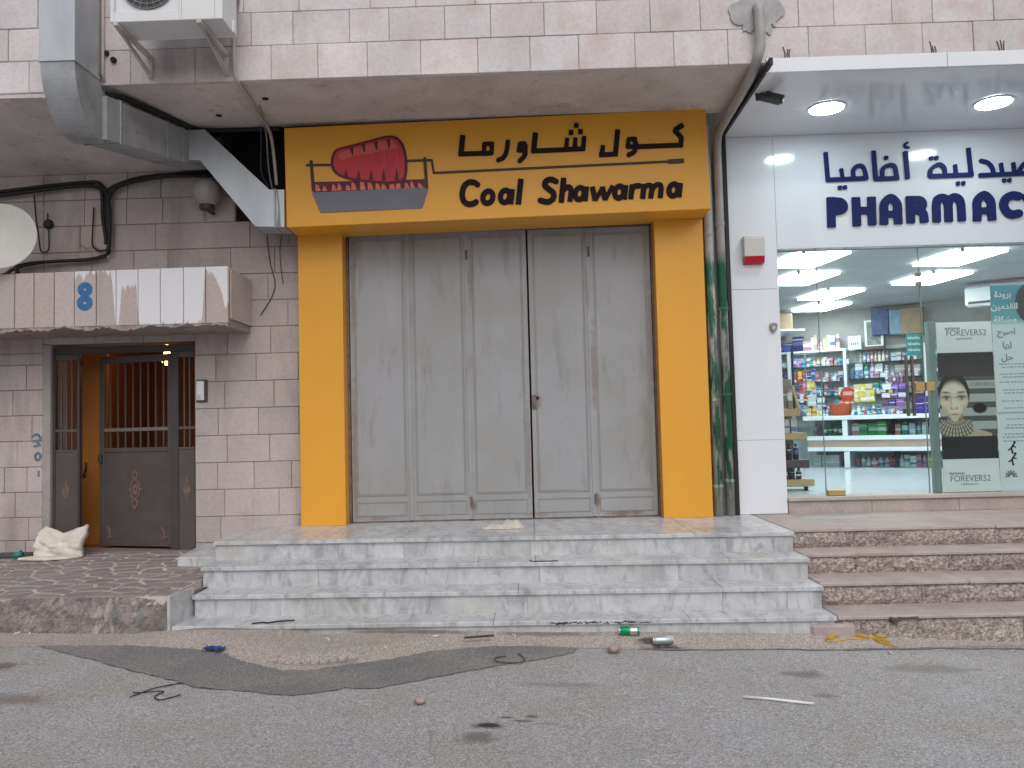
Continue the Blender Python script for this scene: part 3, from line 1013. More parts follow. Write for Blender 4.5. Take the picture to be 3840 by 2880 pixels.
# leaf, hinged on the right post and swung inwards
leaf = thing('leaf', '', 'x')
del leaf['label'], leaf['category']
bpy.data.objects.remove(leaf)
LW = .895
A = radians(-15)
def leafM():
    return Matrix.Translation((-3.645, DY + .03, 0)) @ Matrix.Rotation(A, 4, 'Z') @ Matrix.Translation((3.645, 0, 0))
l = MB()
x0, x1 = -3.645 - LW, -3.648
l.box(x0, x0 + .06, 0, .04, .42, 2.385, .003).box(x1 - .045, x1, 0, .04, .42, 2.385, .003).box(x0 + .06, x1 - .045, .001, .039, 2.31, 2.384, .003).box(x0 + .06, x1 - .045, .001, .039, 1.385, 1.43, .003)
l.box(x0 + .06, x1 - .045, .01, .03, .47, 1.385).box(x0 + .06, x1 - .045, .001, .039, .421, .47, .003)
leafo = l.xf(leafM()).build('leaf', BROWN, dr)
for i in range(8):
    x = x0 + .06 + (LW - .105) * (i + .75) / 8.4
    MB().box(x - .007, x + .007, .012, .026, 1.429, 2.311).xf(leafM()).build('bar', BROWN, leafo)
MB().box(x0 + .06, x1 - .045, .006, .012, 1.60, 1.635).xf(leafM()).build('crossbar', simple('worn brown bar', (.17, .145, .14), .5), leafo)
cx = (x0 + x1) / 2 + .0
orn = [('r', ring(cx, 1.0, .055, .10), .011), ('r', ring(cx, 1.0, .02, .045), .014), ('r', cc((cx, 1.10), (cx - .03, 1.14), (cx, 1.19)), .01), ('r', cc((cx, 1.10), (cx + .03, 1.14), (cx, 1.19)), .01), ('r', cc((cx, .90), (cx - .03, .86), (cx, .80)), .01), ('r', cc((cx, .90), (cx + .03, .86), (cx, .80)), .01), ('r', [(cx - .055, 1.0), (cx - .09, 1.0)], .01), ('r', [(cx + .055, 1.0), (cx + .09, 1.0)], .01)]
shape_mb(orn, .006, lambda u, v, d: (u, .010 - .008 * d, v), 1).xf(leafM()).build('ornament', RUSTORN, leafo)
for (ux, uz) in ((x0 + .10, .55), (x1 - .12, .55)):
    sh = [('r', cc((ux, uz - .05), (ux + .03, uz), (ux, uz + .06)), .012), ('r', cc((ux, uz - .05), (ux + .06, uz - .03)), .01)]
    shape_mb(sh, .006, lambda u, v, d: (u, .010 - .006 * d, v), 1).xf(leafM()).build('ornament', RUSTORN, leafo)
MB().box(x0 + .005, x0 + .045, -.03, 0, 1.28, 1.36, .004).xf(leafM()).build('handle', BROWNDARK, leafo)
MB().box(-4.86, -3.37, 8.30, 8.62, .34, .395, .006).build('threshold', concrete_mat('threshold', (.2, .17, .16)), dr)

# ================================================================== canopy with the house number
cn = thing('door_canopy', 'stone-faced canopy over the brown door with white paint runs and blue painted number 8', 'canopy', (-4.6, 8.0, 2.56))
MB().box(-6.4, -2.80, 7.70, 8.296, 2.62, 3.09).build('slab', concrete_mat('crumbling canopy concrete', (.33, .28, .265), (.07, .055, .05), .8, 5), cn)
rc = np.random.RandomState(2)
n_, m_ = 110, 14
vs, fs = [], []
for j in range(m_ + 1):
    for i in range(n_ + 1):
        x = -6.4 + 3.597 * i / n_
        y = 7.655 + .637 * j / m_
        big = .016 * sin(x * 4.1 + 1) * sin(x * 9.7) + .010 * sin(x * 17 + y * 9)
        edge = 1.0 if j < 3 else .35
        vs.append((x, y + (rc.uniform(-.012, .012) if j == 0 else 0), 2.57 + (big + rc.uniform(-.012, .012)) * edge - .008))
for j in range(m_):
    for i in range(n_):
        q = j * (n_ + 1) + i
        fs.append((q, q + n_ + 1, q + n_ + 2, q + 1))
o = len(vs)
vs += [(-6.4 + 3.597 * i / n_, 7.662, 2.622) for i in range(n_ + 1)] + [(-2.803, 8.292, 2.622), (-6.4, 8.292, 2.622)]
fs += [(i, i + 1, o + i + 1, o + i) for i in range(n_)]
fs.append(tuple(q * (n_ + 1) + n_ for q in range(m_ + 1)) + (o + n_ + 1, o + n_))
MB().add(vs, fs).build('underside', bpy.data.materials['crumbling canopy concrete'], cn)
cx_ = [-6.4, -6.2, -6.0, -5.8, -5.6, -5.4, -5.2, -5.01, -4.819, -4.635, -4.442, -4.249, -4.042, -3.855, -3.645, -3.434, -3.215, -3.006, -2.795]
for a, b in zip(cx_, cx_[1:]):
    t = .015 * (a + 4.9) / 2
    MB().box(a + .003, b - .003, 7.65 + random.uniform(-.002, .002), 7.698, 2.585, 3.105 + t, .005).build('stone', CANSTONE, cn)
MB().box(-2.798, -2.785, 7.71, 8.29, 2.63, 3.1, .004).build('stone', STONE_LO, cn)
eight = [('r', ring(-4.145, 2.935, .042, .040), .030), ('r', ring(-4.148, 2.808, .046, .043), .030)]
shape_mb(eight, .006, lambda u, v, d: (u, 7.655 - .008 * d, v), 1).build('number', simple('blue paint', (.035, .14, .33), .6, var=.15, vs=25), cn)

# ================================================================== platform with crazy paving
PX0, PX1, PY0, PY1 = -6.4, -2.725, 6.17, 8.31
def plat_z(y):
    return .355 + (y - PY0) / (PY1 - PY0) * .035
platform = thing('paved_platform', 'raised crazy-paved platform with a battered concrete edge before the brown door', 'platform', (-4.5, 7.2, 0))
m = MB()
quadbox(m, [(PX0, PY0 + .02, plat_z(PY0) - .067), (PX0, PY1, plat_z(PY1) - .067), (PX1, PY1, plat_z(PY1) - .067), (PX1, PY0 + .02, plat_z(PY0) - .067)])
m.build('bed', concrete_mat('pale mortar bed', (.54, .49, .46), (.3, .27, .25), .3), platform)
# front face as an uneven wall
fw = MB()
nx, nz = 180, 14
vs = []
rngp = np.random.RandomState(4)
for j in range(nz + 1):
    for i in range(nx + 1):
        x = PX0 + (PX1 - .0 - PX0) * i / nx
        z = -.05 + (plat_z(PY0) - .002 + .05) * j / nz
        bite = .03 * max(0, sin(x * 7.3) * sin(x * 3.1 + 1)) * (j / nz) ** 3
        vs.append((x, PY0 + rngp.uniform(-.008, .008) + .012 * sin(x * 11 + z * 17) * sin(x * 5.3 - z * 23) + bite + .02 * (1 - j / nz) * sin(x * 2.2), z - (bite * .8 if j == nz else 0)))
fs = [(j * (nx + 1) + i, j * (nx + 1) + i + 1, (j + 1) * (nx + 1) + i + 1, (j + 1) * (nx + 1) + i) for j in range(nz) for i in range(nx)]
o = len(vs)
vs += [(PX0 + (PX1 - PX0) * i / nx, PY0 + .10, plat_z(PY0) - .004) for i in range(nx + 1)]
fs += [(nz * (nx + 1) + i, nz * (nx + 1) + i + 1, o + i + 1, o + i) for i in range(nx)]
def kerbmat():
    k = N('battered kerb with paint drips')
    c = k.mix(k.ramp(k.noise(5.2, 8, None, .72), [(.36, 0), (.64, 1)]), (.21, .185, .18), (.40, .355, .34))
    c = k.mix(.9, c, k.ramp(k.noise(60, 4, None, .75), [(.3, .6), (.7, 1.3)]), 'MULTIPLY')
    c = k.mix(k.ramp(k.noise(8, 6, None, .7), [(.55, 0), (.75, .7)]), c, (.13, .11, .105))
    x = k.xyz()[0]
    zone = k.ramp(k.maprange(x, -4, -2.7, 0, 1), [(.45, 0), (.55, 1), (.95, 1)])
    w = k.math('MULTIPLY', k.ramp(k.noise(7, 5, k.pos((1, 1, .25), off=(2, 0, 0)), .65), [(.53, 0), (.6, .8)]), zone)
    c = k.mix(w, c, (.52, .47, .46))
    w2 = k.math('MULTIPLY', k.ramp(k.noise(9, 4, k.pos((1, 1, .3), off=(7, 0, 0)), .65), [(.58, 0), (.66, .7)]), zone)
    c = k.mix(w2, c, (.20, .21, .22))
    return k.bsdf(c, .9, 0, .2, k.noise(45, 6, None, .75), 1.0, .015)
fw.add(vs, fs).build('kerb', kerbmat(), platform)
# Voronoi paving stones
seeds = []
rs = random.Random(11)
yy = PY0 + .12
row = 0
while yy < PY1 + .1:
    xx = PX0 + (.12 if row % 2 else 0)
    while xx < PX1 + .1:
        seeds.append((xx + rs.uniform(-.07, .07), yy + rs.uniform(-.055, .055)))
        xx += rs.uniform(.19, .29)
    yy += .165
    row += 1
def clip(poly, px, py, nx_, ny_):
    out = []
    for i in range(len(poly)):
        a, b = poly[i - 1], poly[i]
        da = (a[0] - px) * nx_ + (a[1] - py) * ny_
        db = (b[0] - px) * nx_ + (b[1] - py) * ny_
        if (da <= 0) != (db <= 0):
            t = da / (da - db)
            out.append((a[0] + (b[0] - a[0]) * t, a[1] + (b[1] - a[1]) * t))
        if db <= 0:
            out.append(b)
    return out
PAVE = None
def pave_mat():
    k = N('brown grey paving stone')
    c = k.ramp(k.rnd(), [(0, (.225, .195, .19)), (.4, (.27, .235, .225)), (.7, (.24, .22, .23)), (1, (.31, .27, .255))])
    c = k.mix(.8, c, k.ramp(k.noise(18, 5, None, .7), [(.3, .75), (.7, 1.2)]), 'MULTIPLY')
    return k.bsdf(c, .6, 0, .4, k.noise(30, 5), .3)
PAVE = pave_mat()
for s in seeds:
    if s[0] < -5.9:
        continue
    poly = [(PX0, PY0 + .03), (PX1 - .01, PY0 + .03), (PX1 - .01, PY1 - .02), (PX0, PY1 - .02)]
    for q in seeds:
        if q is s or abs(q[0] - s[0]) > .8 or abs(q[1] - s[1]) > .8:
            continue
        d = hypot(q[0] - s[0], q[1] - s[1])
        nx_, ny_ = (q[0] - s[0]) / d, (q[1] - s[1]) / d
        poly = clip(poly, (s[0] + q[0]) / 2 - nx_ * .015, (s[1] + q[1]) / 2 - ny_ * .015, nx_, ny_)
        if len(poly) < 3:
            break
    if len(poly) < 3:
        continue
    ar = abs(sum(poly[i - 1][0] * poly[i][1] - poly[i][0] * poly[i - 1][1] for i in range(len(poly)))) / 2
    if ar < .004:
        continue
    poly = [p for i, p in enumerate(poly) if hypot(p[0] - poly[i - 1][0], p[1] - poly[i - 1][1]) > .012]
    if len(poly) < 3:
        continue
    z = plat_z(s[1]) + rs.uniform(-.003, .003)
    MB().prism(poly, z - .03, z, 'z', .006).build('paving_stone', PAVE, platform)
MB().prism([(-2.722, 6.165), (-2.700, 6.165), (-2.664, 6.52), (-2.69, 6.52)], -.05, .352, 'z', .003).build('marble_slab', MARBLE, platform)
MB().box(-2.74, -2.70, 6.53, 7.1, .0, .30).build('side', ROUGHWALL, platform)
# marble offcuts by the wall and rubble at the platform's broken corner
MB().prism([(-3.18, 7.42), (-2.76, 7.36), (-2.75, 8.29), (-3.30, 8.29)], .34, .455, 'z', .006).build('marble_slab', MARBLE, platform)
for i in range(7):
    x, y = random.uniform(-3.0, -2.78), random.uniform(6.25, 7.2)
    r = random.uniform(.04, .09)
    poly = [(x + r * random.uniform(.6, 1) * cos(a), y + r * random.uniform(.6, 1) * sin(a)) for a in np.linspace(0, 2 * pi, 6)[:-1]]
    MB().prism(poly, plat_z(y) - .02, plat_z(y) + random.uniform(.015, .04), 'z', .008).build('rubble', ROUGHWALL, platform)

# ================================================================== marble steps
ms = thing('marble_steps', 'four veined white marble steps leading up to the grey shutter', 'steps', (-.3, 6.9, 0))
SL = -.2 / 4.9
front = [7.065, 6.715, 6.41, 6.135]
tops = [.62, .46, .295, .13]
def fy(i, x):
    return front[i] + (x + .25) * SL * (1 if i < 2 else .8 if i == 2 else .55)
XLS, XR = [-2.75, -2.722, -2.66, -2.69], 2.165
tj = [[-1.78, .02, 1.35], [-.45, .02, 1.55], [-1.93, -.12, 1.42], [-2.2, -.3, 1.12]]
rj = [[-1.1, -.02, 1.55], [-1.75, .05, 1.15], [-1.97, -.05, 1.42, 1.9], [-.4, 1.15]]
for i in range(4):
    XL = XLS[i]
    ov = .022
    ed = [XL] + tj[i] + [XR]
    back = (lambda x: 8.335) if i == 0 else (lambda x, i=i: fy(i - 1, x) + .06)
    for a, b in zip(ed, ed[1:]):
        e = .0012
        MB().prism([(a + e, fy(i, a) - ov), (b - e, fy(i, b) - ov), (b - e, back(b)), (a + e, back(a))], tops[i] - .03, tops[i], 'z', .004).build('tread', MARBLE, ms)
    zb = tops[i + 1] - .002 if i < 3 else -.25
    ed = [XL + .012] + rj[i] + [XR - .012]
    for a, b in zip(ed, ed[1:]):
        e = .001
        MB().prism([(a + e, fy(i, a)), (b - e, fy(i, b)), (b - e, fy(i, b) + .02), (a + e, fy(i, a) + .02)], zb, tops[i] - .0305).build('riser', MARBLE, ms)
    bk = 8.33 if i == 0 else fy(i - 1, XL) + .05
    MB().box(XL + .012, XL + .03, fy(i, XL) + .021, bk, zb, tops[i] - .031).build('cheek', MARBLE, ms)
rs_ = random.Random(6)
bl = []
for q in range(26):
    x = .12 + .68 * (q / 25) ** .9
    bl.append(('r', [(x, .112 + rs_.uniform(-.006, .008)), (x + rs_.uniform(.005, .03), .112 + rs_.uniform(-.008, .008))], rs_.uniform(.002, .006) * (1.4 if q < 6 else 1)))
shape_mb(bl, .003, lambda u, v, d: (u, fy(3, u) - .0215 - .0015 * d, v), 1).build('paint_smudge', simple('black smudge', (.04, .035, .04), .8, var=.4, vs=60), ms)
core = MB()
for i in range(4):
    bk = lambda x: 8.33
    core.prism([(XLS[i] + .04, fy(i, XLS[i]) + .03), (XR - .03, fy(i, XR) + .03), (XR - .03, 8.3), (XLS[i] + .04, 8.3)], -.3, tops[i] - .032)
core.build('core', MORTAR, ms)

# ================================================================== rough stone steps on the right
ss = thing('stone_steps', 'four rough pinkish stone steps below the pharmacy front', 'steps', (3.8, 6.9, 0))
f2 = [7.12, 6.80, 6.43, 6.08]
t2 = [.62, .46, .30, .13]
SX0, SX1 = 2.18, 5.8
def rough_riser(x0, x1, y, z0, z1, amp, seed):
    r = np.random.RandomState(seed)
    n_, m_ = max(3, int((x1 - x0) / .035)), max(2, int((z1 - z0) / .035))
    vs, fs = [], []
    for j in range(m_ + 1):
        for i in range(n_ + 1):
            ed = min(i, n_ - i, j, m_ - j) == 0
            vs.append((x0 + (x1 - x0) * i / n_, y + (0.006 if ed else -r.uniform(0, amp)), z0 + (z1 - z0) * j / m_))
    for j in range(m_):
        for i in range(n_):
            a = j * (n_ + 1) + i
            fs.append((a, a + 1, a + n_ + 2, a + n_ + 1))
    o = len(vs)
    vs += [(x0, y + .12, z0), (x1, y + .12, z0), (x1, y + .12, z1), (x0, y + .12, z1)]
    top = m_ * (n_ + 1)
    fs += [(top + n_, o + 2, o + 3, top), (n_, 0, o, o + 1), (0, top, o + 3, o), (top + n_, n_, o + 1, o + 2)]
    return MB().add(vs, fs)
sj = [[2.72, 3.05, 3.9, 4.7], [2.6, 3.35, 4.1, 4.9], [2.95, 3.75, 4.4], [2.35, 2.75, 3.5, 4.3]]
tjs = [[3.9], [4.5], [3.3], [4.6]]
for i in range(4):
    x0 = 2.175
    ed = [x0] + tjs[i] + [SX1]
    bk = 8.29 if i == 0 else f2[i - 1] + .05
    for a, b in zip(ed, ed[1:]):
        dy = random.uniform(-.008, .008)
        MB().prism([(a + .002, f2[i] - .006 + dy), ((a + b) / 2, f2[i] - .012 + dy), (b - .002, f2[i] - .006 + dy), (b - .002, bk), (a + .002, bk)], t2[i] - .026, t2[i] - random.uniform(0, .003), 'z', .009).build('tread', STEPTOP, ss)
    zb = t2[i + 1] - .002 if i < 3 else -.3
    ed = [x0] + sj[i] + [SX1]
    for q, (a, b) in enumerate(zip(ed, ed[1:])):
        rough_riser(a + .0015, b - .0015, f2[i] + .012, zb, t2[i] - .027, .026, i * 10 + q).build('riser', STEPROUGH, ss)
core = MB()
for i in range(4):
    core.box(2.2, SX1, f2[i] + .14, 8.3, -.3, t2[i] - .03 - .001 * i)
core.build('core', MORTAR, ss)
MB().box(1.98, 2.30, 6.06, 6.2, -.12, .075, .02).build('broken_corner', STEPTOP, ss)
MB().prism([(2.56, 6.73), (2.92, 6.72), (2.92, 6.745), (2.56, 6.75)], .459, .463).build('paint_mark', simple('orange paint mark', (.5, .22, .06), .6), ss)
rw = [(2.52, .118), (2.56, .127), (2.60, .112), (2.66, .122), (2.72, .116), (2.63, .10), (2.615, .06), (2.60, .045), (2.575, .07), (2.55, .095)]
rw = [(2.58 + (a_ - 2.60) * .6, .10 + (b_ - .10) * .75) for a_, b_ in rw]
shape_mb([('poly', rw), ('r', [(2.60, .112), (2.66, .108), (2.74, .114)], .004)], .004, lambda u, v, d: (u, 6.068 - .012 * d, v), 1).build('chip', simple('dark broken edge', (.10, .08, .065), .9, var=.4, vs=40), ss)
k_tile = simple('grey floor tile', (.30, .29, .285), .5, var=.15, vs=20)
MB().prism([(2.55, 7.78), (3.12, 7.78), (3.16, 8.2), (2.5, 8.2)], .6185, .6225).build('tile', k_tile, ss)

# ================================================================== shop front: pillars, sign, shutter
for nm, x0, x1, lab in (('l', -2.272, -1.828, 'yellow clad pillar left of the grey shutter, beside the stone wall'), ('r', 1.285, 1.765, 'yellow clad pillar right of the grey shutter, beside the drain pipes')):
    p = thing('yellow_pillar', lab, 'pillar', ((x0 + x1) / 2, 8.16, .62), 'yellow pillars of the shop front')
    MB().box(x0, x1, 8.16, 8.44, .622, 3.56, .003).build('cladding', YELLOW, p)
    MB().box(x0 + .002, x1 - .002, 8.157, 8.165, .6215, .632).build('base_trim', YELLOW2, p)

sg = thing('shop_sign', 'yellow box sign reading Coal Shawarma with a red meat-on-a-spit logo', 'sign', (-.26, 7.8, 4.02))
sg.rotation_euler = (0, -.0142, 0)
MB().box(-2.025, 2.025, 0, .49, -.485, .485, .004).build('box', YELLOW, sg, local=True)
def sm(px, py):
    x, y = 1100 + px / 1.3825, 430 + py / 1.3825
    return ((x - 1071) / 1583 * 4.05 - 2.025, .485 - (y - (479 - .0474 * (x - 1067))) / 378 * .97)
def smp(pts):
    return [sm(*p) for p in pts]
PXM = 4.05 / 1583 / 1.3825
def sign_shape(name, strokes, mat, d0, d1, h=.008, label=None):
    st = []
    for s_ in strokes:
        if s_[0] == 'poly':
            st.append(('poly', smp(s_[1])))
        else:
            st.append((s_[0], smp(s_[1]), s_[2] * PXM))
    return shape_mb(st, h, lambda u, v, d: (u, -(d0 + (d1 - d0) * d), v), 1).build(name, mat, sg, local=True, label=label)
LW_ = 13
AR = {
    'ma': [('b', [(890, 106), (876, 214)], 14), ('b', [(866, 205), (1040, 199)], 12), ('r', [(1000, 152), (1040, 150), (1036, 200), (996, 203), (1000, 152)], 11)],
    'ra': [('r', cc((1122, 140), (1113, 190), (1097, 222), (1070, 236)), 12)],
    'waw': [('r', [(1184, 150), (1207, 148), (1205, 184), (1176, 186), (1184, 150)], 11), ('r', cc((1212, 160), (1207, 210), (1180, 240)), 12)],
    'sha': [('b', [(1267, 92), (1252, 196)], 14), ('b', [(1242, 189), (1520, 176)], 12), ('b', [(1430, 120), (1420, 184)], 11), ('b', [(1472, 118), (1465, 182)], 11), ('b', [(1517, 110), (1508, 186)], 12),
            ('b', [(1452, 78), (1449, 104)], 12), ('b', [(1500, 74), (1497, 100)], 12), ('b', [(1480, 42), (1477, 66)], 12)],
    'lam': [('b', [(1691, 76), (1673, 210)], 13), ('b', [(1590, 209), (1686, 203)], 12), ('b', [(1612, 158), (1602, 218)], 12)],
    'kaw': [('b', [(2028, 50), (1985, 78)], 13), ('r', [(1985, 82), (2016, 118), (2010, 158)], 12), ('b', [(2022, 156), (1776, 166)], 12), ('r', [(1745, 126), (1778, 124), (1776, 164), (1738, 166), (1745, 126)], 11), ('r', cc((1782, 150), (1772, 190), (1742, 208)), 12)],
}
for k2, st in AR.items():
    sign_shape('letter', st, BLACKPAINT, -.001, .014)
LT = [
    [('r', cc((957, 364), (938, 353), (910, 354), (886, 378), (876, 418), (884, 452), (905, 466), (930, 464), (946, 455)), 14.5)],
    [('r', ring(1008, 430, 26, 32, .15), 13.5)],
    [('r', ring(1097, 425, 24, 32, .15), 13.5), ('b', [(1136, 388), (1125, 466)], 13.5)],
    [('b', [(1182, 334), (1163, 467)], 14.5)],
    [('r', cc((1362, 347), (1338, 337), (1312, 345), (1304, 368), (1324, 388), (1346, 408), (1344, 436), (1316, 454), (1278, 446)), 14.5)],
    [('b', [(1403, 328), (1384, 457)], 14.5), ('r', cc((1391, 402), (1410, 380), (1432, 378), (1438, 396)), 13.5), ('b', [(1438, 394), (1429, 452)], 13.5)],
    [('r', ring(1481, 410, 23, 31, .15), 13.5), ('b', [(1518, 374), (1507, 449)], 13.5)],
    [('b', [(1547, 374), (1559, 446)], 13.5), ('b', [(1559, 446), (1600, 378)], 11), ('b', [(1598, 374), (1610, 443)], 13.5), ('b', [(1610, 443), (1652, 368)], 11)],
    [('r', ring(1684, 402, 23, 31, .15), 13.5), ('b', [(1719, 366), (1708, 440)], 13.5)],
    [('b', [(1753, 362), (1741, 438)], 13.5), ('r', cc((1746, 396), (1764, 372), (1788, 369)), 13.5)],
    [('b', [(1814, 360), (1802, 436)], 13.5), ('r', cc((1806, 392), (1826, 368), (1848, 368), (1852, 386)), 12), ('b', [(1852, 384), (1843, 434)], 13.5), ('r', cc((1854, 390), (1874, 364), (1896, 364), (1900, 380)), 12), ('b', [(1900, 378), (1892, 432)], 13.5)],
    [('r', ring(1962, 390, 23, 31, .15), 13.5), ('b', [(1999, 354), (1988, 428)], 13.5)],
]
for st in LT:
    sign_shape('letter', st, BLACKPAINT, -.001, .014)
DKBROWN = simple('dark brown spit', (.045, .02, .018), .5)
TRAY = simple('slate grey print', (.15, .155, .19), .5, var=.05)
MEAT = simple('red meat print', (.50, .035, .045), .5, var=.12, vs=9)
MEATHI = simple('salmon meat print', (.55, .10, .07), .5, var=.08, vs=9)
MEATDK = simple('maroon outline print', (.10, .006, .018), .5)
COALRED = simple('glowing coal print', (.65, .15, .10), .5, var=.25, vs=40)
sign_shape('spit', [('b', [(70, 264), (212, 262)], 6), ('b', [(585, 241), (722, 236)], 6), ('b', [(724, 232), (734, 308)], 6), ('b', [(728, 304), (1950, 242)], 6), ('b', [(1942, 243), (2024, 238)], 12)], DKBROWN, -.001, .008)
sign_shape('post', [('b', [(97, 238), (106, 402)], 8)], DKBROWN, -.001, .0095)
sign_shape('post', [('b', [(689, 222), (694, 386)], 8)], DKBROWN, -.001, .0095)
sign_shape('coal_bed', [('poly', [(112, 352), (690, 336), (694, 392), (108, 412)])], MEATDK, -.001, .004)
cr = random.Random(3)
for i in range(15):
    x = 132 + i * 38 + cr.uniform(-6, 6)
    y = 402 - (x - 110) * .03
    hh = cr.uniform(28, 48)
    sign_shape('coal', [('poly', [(x - 14, y), (x - 11 + cr.uniform(-5, 5), y - hh), (x + 4 + cr.uniform(-5, 5), y - hh + cr.uniform(0, 14)), (x + 15, y - 2)])], COALRED, -.001, .006, .006)
sign_shape('tray', [('poly', [(98, 408), (704, 380), (668, 488), (138, 514)])], TRAY, -.001, .008)
outl = catmull([(206, 250), (214, 210), (240, 182), (330, 158), (440, 128), (505, 114), (550, 124), (580, 165), (592, 235), (588, 310), (570, 345), (515, 356), (400, 350), (300, 336), (240, 315), (212, 285)], 4, True)
sign_shape('meat', [('poly', outl), ('r', outl, 6)], MEATDK, -.001, .009)
sign_shape('meat', [('poly', [(400 + (x - 400) * .955, 240 + (y - 240) * .94) for x, y in outl])], MEAT, .0085, .011)
hi = [(236, 216), (262, 194), (330, 176), (440, 146), (505, 132), (535, 140), (550, 176), (480, 186), (400, 204), (320, 216), (262, 240)]
sign_shape('meat', [('poly', hi)], MEATHI, .0105, .0125)
for (x, y0, y1) in ((290, 190, 300), (350, 176, 296), (412, 160, 292), (474, 148, 290), (540, 150, 276)):
    sign_shape('ridge', [('r', cc((x - 4, y0 + 18), (x + 6, (y0 + y1) / 2), (x - 2, y1)), 4.5)], simple('meat ridge print', (.50, .05, .045), .5) if 'meat ridge print' not in bpy.data.materials else bpy.data.materials['meat ridge print'], .0105, .0118, .005)
for (x, y0, y1) in ((313, 172, 222), (375, 156, 206), (440, 142, 196), (505, 128, 188)):
    sign_shape('cut', [('poly', [(x - 14, y0), (x + 9, y0 - 3), (x + 4, y1)])], MEATDK, .012, .014, .005)
for (x, y1, y0) in ((278, 280, 326), (343, 288, 338), (408, 284, 343), (472, 280, 346), (540, 270, 346)):
    sign_shape('cut', [('poly', [(x - 13, y0), (x + 12, y0), (x + 3, y1)])], MEATDK, .0105, .0135, .005)

# folding shutter
sh = thing('shutter_door', 'closed grey folding metal shutter of five tall leaves with rust and smears', 'shutter', (-.26, 8.33, .62))
seam = [-1.80, -1.195, -.598, .018, .637, 1.262]
Z0, Z1 = .632, 3.545
rim = MB()
rim.box(-1.828, -1.803, 8.325, 8.40, .621, 3.56, .002).box(1.265, 1.285, 8.325, 8.40, .621, 3.56, .002).box(-1.803, 1.265, 8.326, 8.40, 3.547, 3.575, .002).box(-1.803, 1.265, 8.335, 8.40, .6205, .630)
rim.build('frame', RUSTFRAME, sh)
for i in range(5):
    a, b = seam[i] + .003, seam[i + 1] - .003
    if i == 2:
        b -= .006
    if i == 3:
        a += .006
    yo = random.uniform(-.004, .004)
    lf = MB().box(a, b, 8.335 + yo, 8.372, Z0, Z1, .003).build('leaf', SHUTTER, sh)
    Y = 8.335 + yo
    def frame_strip(name, x0, x1, z0, z1, w, d):
        q = MB()
        q.box(x0, x0 + w, Y - d, Y + .002, z0, z1, .001).box(x1 - w, x1, Y - d, Y + .002, z0, z1, .001)
        q.box(x0 + w, x1 - w, Y - d, Y + .002, z1 - w, z1, .001).box(x0 + w, x1 - w, Y - d, Y + .002, z0, z0 + w, .001)
        q.build(name, GREYLINE, lf)
    frame_strip('moulding', a + .045, b - .045, .885, Z1 - .06, .008, .007)
    frame_strip('moulding', a + .06, b - .06, .90, Z1 - .075, .005, .004)
    frame_strip('moulding', a + .045, b - .045, .685, .825, .008, .007)
    if i in (0, 1, 3):
        MB().box(b - .022, b + .018, Y - .008, Y - .001, Z0 + .004, Z1 - .003, .002).build('cover_strip', SHUTTER, lf)
for x in (-.60, .64):
    for z in (.76, 3.25):
        MB().tube([(x, 8.322, z), (x, 8.322, z + .10)], .011, 8).build('hinge', RUSTFRAME, sh)
MB().box(.03, .075, 8.318, 8.336, 1.72, 1.86, .004).build('lock', RUSTFRAME, sh)
MB().lathe([(.016, 0), (.018, .006)], (.085, 8.334, 1.83), 12, 'y').build('keyhole', SHADEBLACK, sh)

# ================================================================== drain pipes and black trim
def bracket_ring(parent, x, y, z, r):
    MB().lathe([(r, 0), (r + .006, .002), (r + .006, .028), (r, .03)], (x, y, z), 14).build('collar', GREENPIPE, parent)
p = thing('drain_pipe', 'green-stained straight drain pipe right beside the yellow pillar', 'pipe', (1.835, 8.23, .62), 'drain pipes between the shops')
MB().tube([(1.838, 8.235, .622), (1.838, 8.235, 4.52)], .046, 14).build('pipe', GREENPIPE, p, smooth=True)
for z in (.9, 1.75, 2.6, 3.4):
    bracket_ring(p, 1.838, 8.235, z, .046)
p = thing('drain_pipe', 'drain pipe bending out of the upper wall and back beside the white pharmacy panels', 'pipe', (1.96, 8.23, .62), 'drain pipes between the shops')
path = catmull([(1.985, 6.86, 4.99), (1.985, 6.745, 4.97), (1.985, 6.72, 4.90), (1.985, 6.725, 4.65), (1.965, 6.76, 4.545), (1.955, 6.9, 4.475), (1.955, 7.2, 4.45), (1.955, 7.9, 4.43), (1.955, 8.15, 4.41), (1.955, 8.23, 4.30), (1.955, 8.235, 4.1)], 5)
MB().tube(path + [(1.955, 8.235, .622)], .042, 14).build('pipe', GREENPIPE, p, smooth=True)
for z in (.95, 1.8, 2.65, 3.5):
    bracket_ring(p, 1.955, 8.235, z, .042)

# ================================================================== pharmacy front
ph = thing('pharmacy', 'white panelled pharmacy shop front with glass doors and a lit white canopy', 'shop front', (3.6, 8.3, .62))
FY = 8.30
MB().box(2.003, 2.045, 8.24, 8.42, .622, 4.42, .003).box(2.003, 2.033, 6.56, 8.24, 4.40, 4.46, .003).build('edge_trim', BLACKTRIM, ph)
for z0, z1 in ((.622, 1.352), (1.355, 2.861), (2.864, 4.418)):
    MB().box(2.047, 2.531, FY, FY + .10, z0, z1, .002).build('panel', WHITEPANEL, ph)
for x0, x1 in ((2.534, 5.9),):
    MB().box(x0, x1, FY + .001, FY + .10, 3.262, 4.418, .002).build('panel', WHITEPANEL, ph)
MB().box(2.035, 5.9, 6.74, 8.31, 4.42, 4.45).build('canopy_soffit', WHITEPANEL, ph)
for x0, x1 in ((2.02, 3.49), (3.493, 5.9)):
    MB().box(x0, x1, 6.70, 6.735, 4.395, 4.515, .003).build('fascia', WHITEPANEL, ph)
MB().box(2.531, 5.9, 8.262, 8.5, .742, .782, .006).build('sill', concrete_mat('worn pale sill', (.46, .42, .40), s=.3), ph)
